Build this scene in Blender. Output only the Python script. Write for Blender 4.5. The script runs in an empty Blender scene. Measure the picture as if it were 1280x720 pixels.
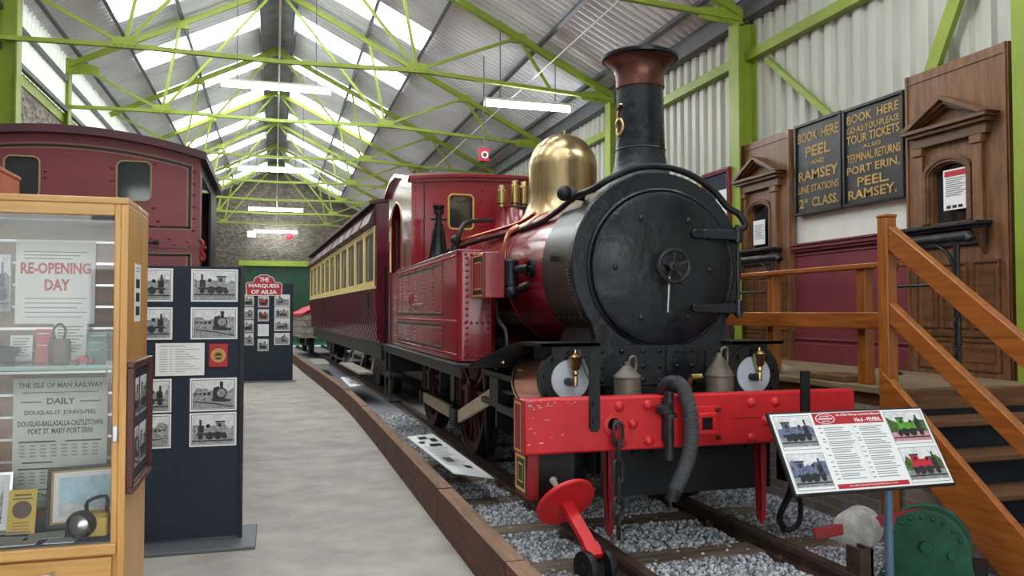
import bpy, bmesh, math, random
import numpy as np
from mathutils import Vector, Matrix, Quaternion

# ------------------------------------------------------------------ camera, light, exposure
scene = bpy.context.scene
COL = scene.collection
scene.view_settings.view_transform = 'Standard'
scene.view_settings.look = 'None'
scene.view_settings.gamma = 1.0
scene.view_settings.use_curve_mapping = False
scene.view_settings.exposure = 0.2
SKYLIGHT_POWER = 8.0
TUBE_POWER = 60.0
WORLD_POWER = 7.8

cam_right = Vector((0.95947489, -0.28179185, -0.00113149))
cam_up = Vector((-0.00959507, -0.0286568, 0.99954326))
cam_fwd = Vector((0.28163072, 0.95904752, 0.03019929))
camd = bpy.data.cameras.new('camera')
camd.sensor_width = 36.0
camd.lens = 36.0 * 1004.0 / 1280.0
camd.clip_end = 300
cam = bpy.data.objects.new('camera', camd)
COL.objects.link(cam)
cam.matrix_world = Matrix(((cam_right.x, cam_up.x, -cam_fwd.x, 0), (cam_right.y, cam_up.y, -cam_fwd.y, 0),
                           (cam_right.z, cam_up.z, -cam_fwd.z, 1.4), (0, 0, 0, 1)))
scene.camera = cam

world = bpy.data.worlds.new('world')
scene.world = world
world.use_nodes = True
world.node_tree.nodes['Background'].inputs['Color'].default_value = (0.88, 0.95, 1.0, 1)
world.node_tree.nodes['Background'].inputs['Strength'].default_value = WORLD_POWER
try:
    scene.cycles.max_bounces = 10
    scene.cycles.diffuse_bounces = 8
    scene.cycles.transparent_max_bounces = 8
    scene.cycles.caustics_reflective = False
    scene.cycles.caustics_refractive = False
    scene.cycles.sample_clamp_indirect = 4.0
except Exception:
    pass

# ------------------------------------------------------------------ materials
def lin(c):
    out = []
    for v in c:
        v = v / 255.0
        out.append(v / 12.92 if v <= 0.04045 else ((v + 0.055) / 1.055) ** 2.4)
    return (*out, 1.0)

def material(name, rgb, rough=0.5, metal=0.0, vary=0.0, vscale=4.0, bump=0.0, bscale=60.0, stretch=None, coat=0.0,
             rgb2=None, spec=0.5, rvary=0.0, detail=4.0):
    m = bpy.data.materials.new(name)
    m.use_nodes = True
    nt = m.node_tree
    b = nt.nodes['Principled BSDF']
    b.inputs['Base Color'].default_value = lin(rgb)
    b.inputs['Roughness'].default_value = rough
    b.inputs['Metallic'].default_value = metal
    b.inputs['Specular IOR Level'].default_value = spec
    if coat:
        b.inputs['Coat Weight'].default_value = coat
        b.inputs['Coat Roughness'].default_value = 0.12
    if vary or rgb2 or bump or rvary:
        tc = nt.nodes.new('ShaderNodeTexCoord')
        mp = nt.nodes.new('ShaderNodeMapping')
        nt.links.new(tc.outputs['Object'], mp.inputs['Vector'])
        if stretch:
            mp.inputs['Scale'].default_value = stretch
    if vary or rgb2:
        n = nt.nodes.new('ShaderNodeTexNoise')
        n.inputs['Scale'].default_value = vscale
        n.inputs['Detail'].default_value = detail
        n.inputs['Roughness'].default_value = 0.62
        nt.links.new(mp.outputs[0], n.inputs['Vector'])
        r = nt.nodes.new('ShaderNodeValToRGB')
        r.color_ramp.elements[0].position = 0.32
        r.color_ramp.elements[1].position = 0.68
        if rgb2 is None:
            lo = tuple(max(0, c * (1 - vary)) for c in rgb)
            hi = tuple(min(255, c * (1 + vary)) for c in rgb)
        else:
            lo, hi = rgb2, rgb
        r.color_ramp.elements[0].color = lin(lo)
        r.color_ramp.elements[1].color = lin(hi)
        nt.links.new(n.outputs['Fac'], r.inputs['Fac'])
        nt.links.new(r.outputs['Color'], b.inputs['Base Color'])
    if rvary:
        n3 = nt.nodes.new('ShaderNodeTexNoise')
        n3.inputs['Scale'].default_value = vscale * 0.8
        n3.inputs['Detail'].default_value = 6
        nt.links.new(mp.outputs[0], n3.inputs['Vector'])
        rm = nt.nodes.new('ShaderNodeMapRange')
        rm.inputs[1].default_value = 0.35; rm.inputs[2].default_value = 0.65
        rm.inputs[3].default_value = max(0.05, rough - rvary); rm.inputs[4].default_value = min(1, rough + rvary)
        nt.links.new(n3.outputs['Fac'], rm.inputs[0])
        nt.links.new(rm.outputs[0], b.inputs['Roughness'])
    if bump:
        n2 = nt.nodes.new('ShaderNodeTexNoise')
        n2.inputs['Scale'].default_value = bscale
        n2.inputs['Detail'].default_value = 5
        nt.links.new(mp.outputs[0], n2.inputs['Vector'])
        bp = nt.nodes.new('ShaderNodeBump')
        bp.inputs['Strength'].default_value = bump
        bp.inputs['Distance'].default_value = 0.02
        nt.links.new(n2.outputs['Fac'], bp.inputs['Height'])
        nt.links.new(bp.outputs['Normal'], b.inputs['Normal'])
    return m

def emitter(name, rgb, power):
    m = bpy.data.materials.new(name)
    m.use_nodes = True
    b = m.node_tree.nodes['Principled BSDF']
    b.inputs['Base Color'].default_value = lin(rgb)
    b.inputs['Emission Color'].default_value = lin(rgb)
    b.inputs['Emission Strength'].default_value = power
    b.inputs['Roughness'].default_value = 0.5
    return m

def glass_material(name, tint=(255, 255, 255), rough=0.02, alpha=0.9):
    # thin pane: mostly see-through, with a surface reflection
    m = bpy.data.materials.new(name)
    m.use_nodes = True
    nt = m.node_tree
    nt.nodes.remove(nt.nodes['Principled BSDF'])
    out = nt.nodes['Material Output']
    tr = nt.nodes.new('ShaderNodeBsdfTransparent')
    tr.inputs['Color'].default_value = lin(tint)
    gl = nt.nodes.new('ShaderNodeBsdfGlossy')
    gl.inputs['Roughness'].default_value = rough
    fr = nt.nodes.new('ShaderNodeFresnel')
    fr.inputs['IOR'].default_value = 1.5
    mu = nt.nodes.new('ShaderNodeMath'); mu.operation = 'MULTIPLY_ADD'
    mu.inputs[1].default_value = 1.3; mu.inputs[2].default_value = 0.0
    nt.links.new(fr.outputs[0], mu.inputs[0])
    mx = nt.nodes.new('ShaderNodeMixShader')
    nt.links.new(mu.outputs[0], mx.inputs['Fac'])
    nt.links.new(tr.outputs[0], mx.inputs[1])
    nt.links.new(gl.outputs[0], mx.inputs[2])
    nt.links.new(mx.outputs[0], out.inputs['Surface'])
    return m

def brick_material(name, c1, c2, mortar, w=0.22, h=0.068, swizzle=(1, 2, 0)):
    m = material(name, c1, rough=0.85)
    nt = m.node_tree
    b = nt.nodes['Principled BSDF']
    tc = nt.nodes.new('ShaderNodeTexCoord')
    sx = nt.nodes.new('ShaderNodeSeparateXYZ'); cx = nt.nodes.new('ShaderNodeCombineXYZ')
    nt.links.new(tc.outputs['Object'], sx.inputs[0])
    for i in range(3):
        nt.links.new(sx.outputs[swizzle[i]], cx.inputs[i])
    bt = nt.nodes.new('ShaderNodeTexBrick')
    bt.inputs['Color1'].default_value = lin(c1); bt.inputs['Color2'].default_value = lin(c2)
    bt.inputs['Mortar'].default_value = lin(mortar)
    bt.inputs['Scale'].default_value = 1.0
    bt.inputs['Brick Width'].default_value = w; bt.inputs['Row Height'].default_value = h
    bt.inputs['Mortar Size'].default_value = 0.005
    nt.links.new(cx.outputs[0], bt.inputs['Vector'])
    nz = nt.nodes.new('ShaderNodeTexNoise'); nz.inputs['Scale'].default_value = 9
    mx = nt.nodes.new('ShaderNodeMix'); mx.data_type = 'RGBA'; mx.blend_type = 'MULTIPLY'
    mx.inputs['Factor'].default_value = 0.45
    nt.links.new(tc.outputs['Object'], nz.inputs['Vector'])
    nt.links.new(bt.outputs['Color'], mx.inputs[6]); nt.links.new(nz.outputs['Color'], mx.inputs[7])
    nt.links.new(mx.outputs[2], b.inputs['Base Color'])
    bp = nt.nodes.new('ShaderNodeBump'); bp.inputs['Strength'].default_value = 0.5; bp.inputs['Distance'].default_value = 0.01
    iv = nt.nodes.new('ShaderNodeMath'); iv.operation = 'SUBTRACT'; iv.inputs[0].default_value = 1.0
    nt.links.new(bt.outputs['Fac'], iv.inputs[1])
    nt.links.new(iv.outputs[0], bp.inputs['Height']); nt.links.new(bp.outputs[0], b.inputs['Normal'])
    return m

def stone_material(name, c1, c2, scale=5.0, stretch=(1, 1, 1.8)):
    m = material(name, c1, rough=0.95)
    nt = m.node_tree
    b = nt.nodes['Principled BSDF']
    tc = nt.nodes.new('ShaderNodeTexCoord'); mp = nt.nodes.new('ShaderNodeMapping')
    mp.inputs['Scale'].default_value = stretch
    nt.links.new(tc.outputs['Object'], mp.inputs['Vector'])
    v = nt.nodes.new('ShaderNodeTexVoronoi'); v.inputs['Scale'].default_value = scale
    nt.links.new(mp.outputs[0], v.inputs['Vector'])
    bw = nt.nodes.new('ShaderNodeRGBToBW'); nt.links.new(v.outputs['Color'], bw.inputs[0])
    r = nt.nodes.new('ShaderNodeValToRGB')
    r.color_ramp.elements[0].color = lin(c2); r.color_ramp.elements[1].color = lin(c1)
    nt.links.new(bw.outputs[0], r.inputs['Fac']); nt.links.new(r.outputs[0], b.inputs['Base Color'])
    bp = nt.nodes.new('ShaderNodeBump'); bp.inputs['Strength'].default_value = 0.8; bp.inputs['Distance'].default_value = 0.04
    nt.links.new(v.outputs['Distance'], bp.inputs['Height']); nt.links.new(bp.outputs[0], b.inputs['Normal'])
    return m

M = {}
M['lime'] = material('lime green paint', (140, 160, 52), 0.45, vary=0.06, vscale=3)
M['concrete'] = material('pale concrete', (155, 151, 143), 0.8, vary=0.10, vscale=2.6, bump=0.2, bscale=120, detail=12)
M['roof'] = material('grey roof sheet', (228, 229, 233), 0.55, vary=0.06, vscale=0.8)
M['clad'] = material('pale grey cladding', (196, 197, 186), 0.5, vary=0.05, vscale=1.0, stretch=(1, 4, 0.4))
M['purlin'] = material('dark grey steel', (86, 88, 94), 0.5, vary=0.1)
M['ridge'] = material('dull grey ridge', (110, 112, 116), 0.5, vary=0.2, vscale=3)
M['skylight'] = emitter('translucent skylight', (250, 253, 255), SKYLIGHT_POWER)
M['leftlight'] = emitter('daylit translucent sheet', (236, 240, 232), 0.4)
M['tube'] = emitter('lit fluorescent tube', (246, 251, 255), TUBE_POWER)
M['stone'] = stone_material('rubble stone', (118, 111, 100), (70, 66, 60), 7.0)
M['harl'] = stone_material('pale rubble wall', (176, 168, 156), (96, 88, 84), 9.0)
M['green_door'] = material('dark green shutter', (16, 66, 44), 0.5, vary=0.1)
M['timber'] = material('creosoted brown timber', (104, 60, 42), 0.75, rgb2=(62, 36, 28), vscale=5, stretch=(4, 0.5, 4), bump=0.25, bscale=14)
M['timber_top'] = material('paler timber top', (120, 92, 72), 0.8, vary=0.2, vscale=6, stretch=(3, 0.4, 3))  # kerb top faces, paler than the sides
M['sleeper'] = material('grey weathered sleeper', (112, 98, 84), 0.9, vary=0.28, vscale=5, stretch=(0.5, 4, 1), bump=0.3, bscale=12)
M['rail'] = material('rusty steel rail', (96, 74, 60), 0.55, metal=0.35, rgb2=(58, 44, 38), vscale=9)
M['ballast'] = material('crushed grey stone', (150, 152, 156), 0.9, rgb2=(100, 102, 108), vscale=30, bump=0.8, bscale=45)
M['oak'] = material('light oak', (222, 170, 98), 0.4, rgb2=(196, 140, 74), vscale=2.2, stretch=(14, 14, 1.2), coat=0.15)
M['oak_x'] = material('light oak rail', (222, 172, 104), 0.4, rgb2=(198, 146, 82), vscale=2.2, stretch=(1.2, 14, 14), coat=0.15)
M['ginger'] = material('orange stained wood', (176, 92, 46), 0.45, rgb2=(146, 72, 36), vscale=2.5, stretch=(10, 10, 1.4))
M['slat'] = material('slatwall wood', (150, 112, 84), 0.5, rgb2=(124, 90, 66), vscale=3, stretch=(1, 10, 12))
M['silver'] = material('brushed aluminium', (205, 206, 208), 0.3, metal=0.9)
M['pine'] = material('varnished pine', (176, 104, 42), 0.38, rgb2=(138, 74, 26), vscale=2.6, stretch=(12, 12, 1.1), coat=0.2)
M['pine_y'] = material('varnished pine rail', (174, 102, 42), 0.38, rgb2=(136, 72, 26), vscale=2.6, stretch=(12, 1.1, 12), coat=0.2)
M['tread'] = material('worn brown tread', (122, 84, 52), 0.6, rgb2=(92, 60, 38), vscale=3, stretch=(1, 9, 9))
M['deck'] = material('worn deck board', (150, 132, 104), 0.75, rgb2=(120, 98, 72), vscale=3, stretch=(9, 1, 9))
M['oldwood'] = material('dark stained old wood', (140, 97, 62), 0.42, rgb2=(92, 60, 38), vscale=3, stretch=(8, 8, 1.0), coat=0.15, detail=7)
M['oldwood_h'] = material('dark stained old wood moulding', (120, 82, 52), 0.4, rgb2=(84, 55, 35), vscale=3, stretch=(8, 1.0, 8), coat=0.15)
M['wain'] = material('maroon painted panelling', (116, 44, 54), 0.55, vary=0.06, vscale=2)
M['white_wall'] = material('white painted wall', (226, 228, 220), 0.7, vary=0.02)
M['paper'] = material('white paper', (246, 247, 247), 0.7)
M['old_paper'] = material('greyish old paper', (206, 214, 206), 0.8, vary=0.04, vscale=6)
M['ink'] = material('black ink', (32, 32, 36), 0.7)
M['faint'] = material('grey small print', (150, 150, 152), 0.8)
M['redink'] = material('red ink', (196, 44, 60), 0.7)
M['yellow_paper'] = material('yellow paper', (224, 190, 84), 0.7, vary=0.05, vscale=8)
M['signblack'] = material('black sign board', (34, 34, 36), 0.4, vary=0.2, vscale=5)
M['signframe'] = material('black sign frame', (24, 24, 26), 0.35)
M['gold'] = material('old gold paint', (186, 148, 74), 0.5, vary=0.1, vscale=10)
M['lining'] = material('yellow lining', (206, 168, 84), 0.45)
M['loco'] = material('maroon locomotive paint', (140, 26, 41), 0.22, vary=0.08, vscale=3, coat=0.6)
M['loco_dull'] = material('dusty maroon paint', (122, 48, 57), 0.45, vary=0.06, vscale=2, coat=0.1)
M['coach'] = material('dark maroon coach paint', (92, 22, 40), 0.25, vary=0.08, vscale=4, coat=0.5)
M['coachroof'] = material('dull maroon roof', (74, 36, 44), 0.5, vary=0.1)
M['cream'] = material('cream coach paint', (232, 212, 142), 0.4, vary=0.04)
M['red'] = material('buffer red paint', (214, 38, 44), 0.4, rgb2=(190, 30, 38), vscale=6, bump=0.08, bscale=18)
M['darkred'] = material('dark red paint', (140, 20, 30), 0.45)
M['black'] = material('black paint', (20, 22, 26), 0.42, vary=0.3, vscale=6, spec=0.4)
M['smokebox'] = material('worn black smokebox paint', (25, 31, 41), 0.38, rgb2=(10, 12, 16), vscale=4.0, bump=0.3, bscale=16, spec=0.48, rvary=0.2, detail=8)
M['smokeside'] = material('dark olive metal', (60, 60, 52), 0.35, metal=0.3, rgb2=(44, 44, 40), vscale=6)
M['iron'] = material('dark worn iron', (52, 52, 56), 0.45, metal=0.5, vary=0.3, vscale=10)
M['steel'] = material('worn steel', (150, 150, 152), 0.35, metal=0.8, vary=0.1)
M['cover'] = material('pale grey disc', (196, 202, 212), 0.4, vary=0.05, vscale=12)
M['brass'] = material('polished brass', (198, 172, 120), 0.27, metal=1.0, vary=0.1, vscale=5, stretch=(3, 3, 0.6))
M['brass_dome'] = material('tarnished brass dome', (198, 178, 138), 0.3, metal=1.0, rgb2=(152, 124, 88), vscale=3, stretch=(3, 3, 0.4), rvary=0.08)
M['copper'] = material('browned copper', (124, 80, 70), 0.35, metal=0.75, rgb2=(92, 58, 52), vscale=6)
M['bright_copper'] = material('dulled copper pipe', (176, 116, 92), 0.3, metal=1.0, vary=0.1)
M['lag'] = material('polished reddish lagging', (226, 146, 116), 0.2, metal=1.0, vary=0.1, vscale=8)
M['rodcream'] = material('cream painted rod', (240, 222, 192), 0.45, vary=0.04)
M['hose'] = material('grey ribbed rubber', (84, 86, 90), 0.6)
M['can'] = material('dull grey brown tin', (112, 106, 96), 0.5, metal=0.4, vary=0.15, vscale=10)
M['glass'] = glass_material('clear glass')
M['darkglass'] = material('dark window glass', (40, 44, 46), 0.06, spec=0.8)
M['coach_glass'] = material('grey carriage glass', (96, 100, 96), 0.08, spec=0.8)  # one even grey for the carriage panes
M['felt'] = material('dark navy display felt', (38, 46, 60), 0.85, vary=0.1, vscale=40)
M['greymat'] = material('grey plinth', (92, 96, 100), 0.6)
M['print_sky'] = material('photo light grey', (226, 226, 228), 0.5, vary=0.08, vscale=40)
M['print_ground'] = material('photo mid grey', (150, 150, 152), 0.5, vary=0.2, vscale=60)
M['print_tree'] = material('photo foliage grey', (138, 138, 140), 0.5, vary=0.45, vscale=90)
M['print_dark'] = material('photo dark grey', (44, 44, 48), 0.5, vary=0.3, vscale=50)
M['print_green'] = material('photo green', (92, 160, 60), 0.5, vary=0.1, vscale=40)
M['print_leaf'] = material('photo leaf green', (70, 96, 50), 0.5, vary=0.4, vscale=80)
M['print_pink'] = material('photo pink ground', (206, 150, 160), 0.5, vary=0.1, vscale=40)
M['print_blue'] = material('photo blue grey', (96, 104, 130), 0.5, vary=0.35, vscale=60)
M['print_aqua'] = material('photo pale aqua', (176, 212, 226), 0.5, vary=0.1, vscale=30)
M['header'] = material('board header red', (184, 44, 54), 0.5)
M['postblue'] = material('blue grey steel post', (96, 120, 146), 0.4, metal=0.2)
M['ptgreen'] = material('dark green machine paint', (36, 94, 70), 0.45, rgb2=(24, 66, 50), vscale=9, bump=0.1, bscale=30)
M['chalk'] = material('chipped white paint', (208, 206, 200), 0.6, rgb2=(150, 148, 142), vscale=14)
M['wheel'] = material('dull dark maroon wheel', (92, 30, 38), 0.5, vary=0.15)
M['pale_lining'] = material('faded straw lining', (150, 138, 92), 0.5)
M['joint'] = material('concrete joint', (146, 142, 136), 0.85)
M['stair_shade'] = material('dark blue black stair shade', (34, 38, 48), 0.7, vary=0.15)  # darkness around the stairs put into the colour
M['facade'] = material('pale rendered facade', (214, 214, 206), 0.8, vary=0.03)
M['asphalt'] = material('street paving', (128, 126, 122), 0.9, vary=0.1)
M['tarp'] = material('red tarpaulin', (196, 52, 66), 0.6)
M['greyplank'] = material('grey planks', (150, 142, 132), 0.8, vary=0.2, vscale=8)
M['frame_red'] = material('mahogany picture frame', (84, 40, 36), 0.4)
M['book_green'] = material('green book cover', (62, 110, 96), 0.5)
M['book_red'] = material('red booklet', (190, 40, 54), 0.5)
M['cap'] = material('navy cap cloth', (36, 40, 50), 0.8)
M['brown'] = material('brown leather', (86, 58, 44), 0.5)
M['bluebase'] = material('blue base cloth', (40, 58, 104), 0.8)

# ------------------------------------------------------------------ mesh builder
ORG = {}

class MB:
    def __init__(self, mat=None):
        self.v = []; self.f = []; self.mi = []; self.m = 0
        self.T = mat or Matrix.Identity(4)
        self.flat = False
    def _add(self, vs, fs, mi=None):
        b = len(self.v)
        T = self.T
        self.v += [T @ Vector(p) for p in vs]
        self.f += [tuple(b + i for i in q) for q in fs]
        self.mi += [self.m if mi is None else mi] * len(fs)
    def box(self, x0, x1, y0, y1, z0, z1):
        vs = [(x, y, z) for z in (z0, z1) for y in (y0, y1) for x in (x0, x1)]
        self._add(vs, [(0, 2, 3, 1), (4, 5, 7, 6), (0, 1, 5, 4), (2, 6, 7, 3), (0, 4, 6, 2), (1, 3, 7, 5)])
    def bar(self, p0, p1, w, h, up=(0, 0, 1)):
        p0 = Vector(p0); p1 = Vector(p1); d = (p1 - p0).normalized(); u = Vector(up)
        if abs(d.dot(u)) > 0.99: u = Vector((1, 0, 0))
        s = d.cross(u).normalized(); t = s.cross(d)
        vs = []
        for p in (p0, p1):
            for a, b in ((-1, -1), (1, -1), (1, 1), (-1, 1)):
                vs.append(p + s * (a * w / 2) + t * (b * h / 2))
        self._add(vs, [(0, 1, 2, 3), (7, 6, 5, 4), (0, 4, 5, 1), (1, 5, 6, 2), (2, 6, 7, 3), (3, 7, 4, 0)])
    def quad(self, pts):
        self._add(pts, [tuple(range(len(pts)))])
    def prism(self, poly, a0, a1, axes=(0, 1, 2)):
        # poly in plane axes[0],axes[1]; extruded along axes[2]
        n = len(poly); vs = []
        for a in (a0, a1):
            for p in poly:
                q = [0, 0, 0]; q[axes[0]] = p[0]; q[axes[1]] = p[1]; q[axes[2]] = a
                vs.append(q)
        fs = [tuple(range(n - 1, -1, -1)), tuple(range(n, 2 * n))]
        fs += [(i, (i + 1) % n, n + (i + 1) % n, n + i) for i in range(n)]
        self._add(vs, fs)
    def lathe(self, prof, o=(0, 0, 0), d=(0, 0, 1), n=24, caps=True, a0=0.0, a1=2 * math.pi):
        # prof: list of (radius, height along d)
        o = Vector(o); d = Vector(d).normalized()
        x = d.orthogonal().normalized(); y = d.cross(x)
        full = abs(a1 - a0 - 2 * math.pi) < 1e-4
        m = n if full else n + 1
        vs = []; fs = []
        for r, h in prof:
            for i in range(m):
                a = a0 + (a1 - a0) * i / n
                vs.append(o + d * h + x * (r * math.cos(a)) + y * (r * math.sin(a)))
        for k in range(len(prof) - 1):
            for i in range(n):
                j = (i + 1) % m
                fs.append((k * m + i, k * m + j, (k + 1) * m + j, (k + 1) * m + i))
        if caps and full:
            if prof[0][0] > 1e-5: fs.append(tuple(range(m - 1, -1, -1)))
            if prof[-1][0] > 1e-5: fs.append(tuple((len(prof) - 1) * m + i for i in range(m)))
        self._add(vs, fs)
    def cyl(self, p0, p1, r0, r1=None, n=20):
        p0 = Vector(p0); p1 = Vector(p1)
        self.lathe([(r0, 0), (r0 if r1 is None else r1, (p1 - p0).length)], p0, p1 - p0, n)
    def ball(self, c, r, n=12, sz=1.0):
        k = max(4, n // 2)
        self.lathe([(max(1e-6, r * math.sin(math.pi * i / k)), -r * sz * math.cos(math.pi * i / k)) for i in range(k + 1)], c, (0, 0, 1), n, False)
    def rivet(self, c, d, r, n=7):
        self.lathe([(r, 0), (r * 0.85, r * 0.4), (r * 0.45, r * 0.72), (1e-6, r * 0.8)], c, d, n, False)
    def tube(self, pts, r, n=10, closed=False, smooth=0):
        P = [Vector(p) for p in pts]
        if smooth:
            Q = []
            N = len(P)
            rng = range(N if closed else N - 1)
            for i in rng:
                g = lambda k: P[k % N] if closed else P[max(0, min(N - 1, k))]
                a, b, c, d = g(i - 1), g(i), g(i + 1), g(i + 2)
                for s in range(smooth):
                    t = s / smooth
                    Q.append(0.5 * ((2 * b) + (c - a) * t + (2 * a - 5 * b + 4 * c - d) * t * t + (3 * b - a - 3 * c + d) * t ** 3))
            if not closed: Q.append(P[-1])
            P = Q
        N = len(P)
        vs = []; fs = []
        nrm = None
        for i in range(N):
            if closed: t = (P[(i + 1) % N] - P[i - 1])
            else: t = P[min(N - 1, i + 1)] - P[max(0, i - 1)]
            t = t.normalized() if t.length > 1e-9 else Vector((0, 0, 1))
            if nrm is None: nrm = t.orthogonal().normalized()
            nrm = (nrm - t * nrm.dot(t))
            nrm = nrm.normalized() if nrm.length > 1e-6 else t.orthogonal().normalized()
            b = t.cross(nrm)
            rr = r[i] if isinstance(r, (list, tuple)) else r
            for k in range(n):
                a = 2 * math.pi * k / n
                vs.append(P[i] + nrm * (rr * math.cos(a)) + b * (rr * math.sin(a)))
        for i in range(N if closed else N - 1):
            j = (i + 1) % N
            for k in range(n):
                l = (k + 1) % n
                fs.append((i * n + k, i * n + l, j * n + l, j * n + k))
        if not closed:
            fs.append(tuple(range(n - 1, -1, -1)))
            fs.append(tuple((N - 1) * n + k for k in range(n)))
        self._add(vs, fs)
    def text(self, s, x0, x1, z0, z1, d=0.0, bold=0.02, fit=True):
        # letters in the local X-Z plane facing -Y, at y = -d
        vs, fs, (bx0, by0, bx1, by1) = text_mesh(s, bold)
        sx = (x1 - x0) / max(1e-6, bx1 - bx0); sz = (z1 - z0) / max(1e-6, by1 - by0)
        if not fit: sx = sz = min(sx, sz)
        self._add([(x0 + (p[0] - bx0) * sx, -d, z0 + (p[1] - by0) * sz) for p in vs], fs)
    def rect(self, x0, x1, z0, z1, d=0.0):
        self._add([(x0, -d, z0), (x1, -d, z0), (x1, -d, z1), (x0, -d, z1)], [(0, 1, 2, 3)])
    def disc(self, x, z, r, d=0.0, n=14):
        self._add([(x + r * math.cos(2 * math.pi * i / n), -d, z + r * math.sin(2 * math.pi * i / n)) for i in range(n)], [tuple(range(n))])
    def poly(self, pts, d=0.0):
        self._add([(p[0], -d, p[1]) for p in pts], [tuple(range(len(pts)))])
    def outline(self, x0, x1, z0, z1, w, d=0.0):
        self.rect(x0, x1, z0, z0 + w, d); self.rect(x0, x1, z1 - w, z1, d)
        self.rect(x0, x0 + w, z0 + w, z1 - w, d); self.rect(x1 - w, x1, z0 + w, z1 - w, d)
    def frame(self, x0, x1, z0, z1, w, y0, y1):
        self.box(x0, x1, y0, y1, z0, z0 + w); self.box(x0, x1, y0, y1, z1 - w, z1)
        self.box(x0, x0 + w, y0, y1, z0 + w, z1 - w); self.box(x1 - w, x1, y0, y1, z0 + w, z1 - w)
    def build(self, name, mats, parent=None, label=None, cat=None, group=None, kind=None, bevel=0.0, smooth=True, origin=None):
        me = bpy.data.meshes.new(name)
        if parent is not None: o = ORG[parent.name]
        elif origin is not None: o = Vector(origin)
        else:
            xs = [p.x for p in self.v]; ys = [p.y for p in self.v]; zs = [p.z for p in self.v]
            o = Vector(((min(xs) + max(xs)) / 2, (min(ys) + max(ys)) / 2, min(zs)))
        me.from_pydata([tuple(p - o) for p in self.v], [], self.f)
        if not isinstance(mats, (list, tuple)): mats = [mats]
        for m in mats: me.materials.append(m)
        me.polygons.foreach_set('material_index', self.mi)
        if smooth:
            me.polygons.foreach_set('use_smooth', [True] * len(me.polygons))
            me.update()
            me.set_sharp_from_angle(angle=math.radians(38))
        me.update()
        ob = bpy.data.objects.new(name, me)
        COL.objects.link(ob)
        if parent is not None:
            ob.parent = parent
        else:
            ob.location = o
        ORG[ob.name] = o
        if bevel:
            md = ob.modifiers.new('soft edges', 'BEVEL'); md.width = bevel; md.segments = 2; md.limit_method = 'ANGLE'
            md.angle_limit = math.radians(40)
        if label: ob['label'] = label
        if cat: ob['category'] = cat
        if group: ob['group'] = group
        if kind: ob['kind'] = kind
        return ob

def thing(name, label, cat, loc, group=None):
    o = bpy.data.objects.new(name, None)
    o.empty_display_size = 0.1
    COL.objects.link(o)
    o.location = loc
    o['label'] = label; o['category'] = cat
    if group: o['group'] = group
    ORG[o.name] = Vector(loc)
    return o

_tc = {}
def text_mesh(s, bold):
    key = (s, bold)
    if key in _tc: return _tc[key]
    cu = bpy.data.curves.new('lettering', 'FONT')
    cu.body = s; cu.size = 1.0; cu.offset = bold; cu.resolution_u = 2
    ob = bpy.data.objects.new('lettering', cu)
    COL.objects.link(ob)
    dg = bpy.context.evaluated_depsgraph_get(); dg.update()
    me = bpy.data.meshes.new_from_object(ob.evaluated_get(dg))
    vs = [tuple(v.co) for v in me.vertices]; fs = [tuple(p.vertices) for p in me.polygons]
    bpy.data.meshes.remove(me); bpy.data.objects.remove(ob); bpy.data.curves.remove(cu)
    xs = [v[0] for v in vs]; ys = [v[1] for v in vs]
    _tc[key] = (vs, fs, (min(xs), min(ys), max(xs), max(ys)))
    return _tc[key]

def rounded(x0, x1, z0, z1, r, n=6):
    P = []
    for cx, cz, a in ((x1 - r, z0 + r, -90), (x1 - r, z1 - r, 0), (x0 + r, z1 - r, 90), (x0 + r, z0 + r, 180)):
        P += [(cx + r * math.cos(math.radians(a + 90 * i / n)), cz + r * math.sin(math.radians(a + 90 * i / n))) for i in range(n + 1)]
    return P
def corner_fill(mb, x0, x1, z0, z1, r, y0, y1, n=6):
    for px, pz, cx, cz, a in ((x1, z0, x1 - r, z0 + r, -90), (x1, z1, x1 - r, z1 - r, 0), (x0, z1, x0 + r, z1 - r, 90), (x0, z0, x0 + r, z0 + r, 180)):
        mb.prism([(px, pz)] + [(cx + r * math.cos(math.radians(a + 90 * i / n)), cz + r * math.sin(math.radians(a + 90 * i / n))) for i in range(n, -1, -1)], y0, y1, (0, 2, 1))

def face_frame(o, right, normal):
    """local X = right, local -Y = outward normal, local Z = up in the face"""
    r = Vector(right).normalized(); n = Vector(normal).normalized(); u = n.cross(r) * -1
    u = r.cross(-n) if r.cross(-n).length else u
    y = -n; z = r.cross(y)
    return Matrix(((r.x, y.x, z.x, o[0]), (r.y, y.y, z.y, o[1]), (r.z, y.z, z.z, o[2]), (0, 0, 0, 1)))

def WALLX(o):
    """frame for something on the right wall: local X runs towards the camera, face looks to -X"""
    return face_frame(o, (0, -1, 0), (-1, 0, 0))

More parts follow.
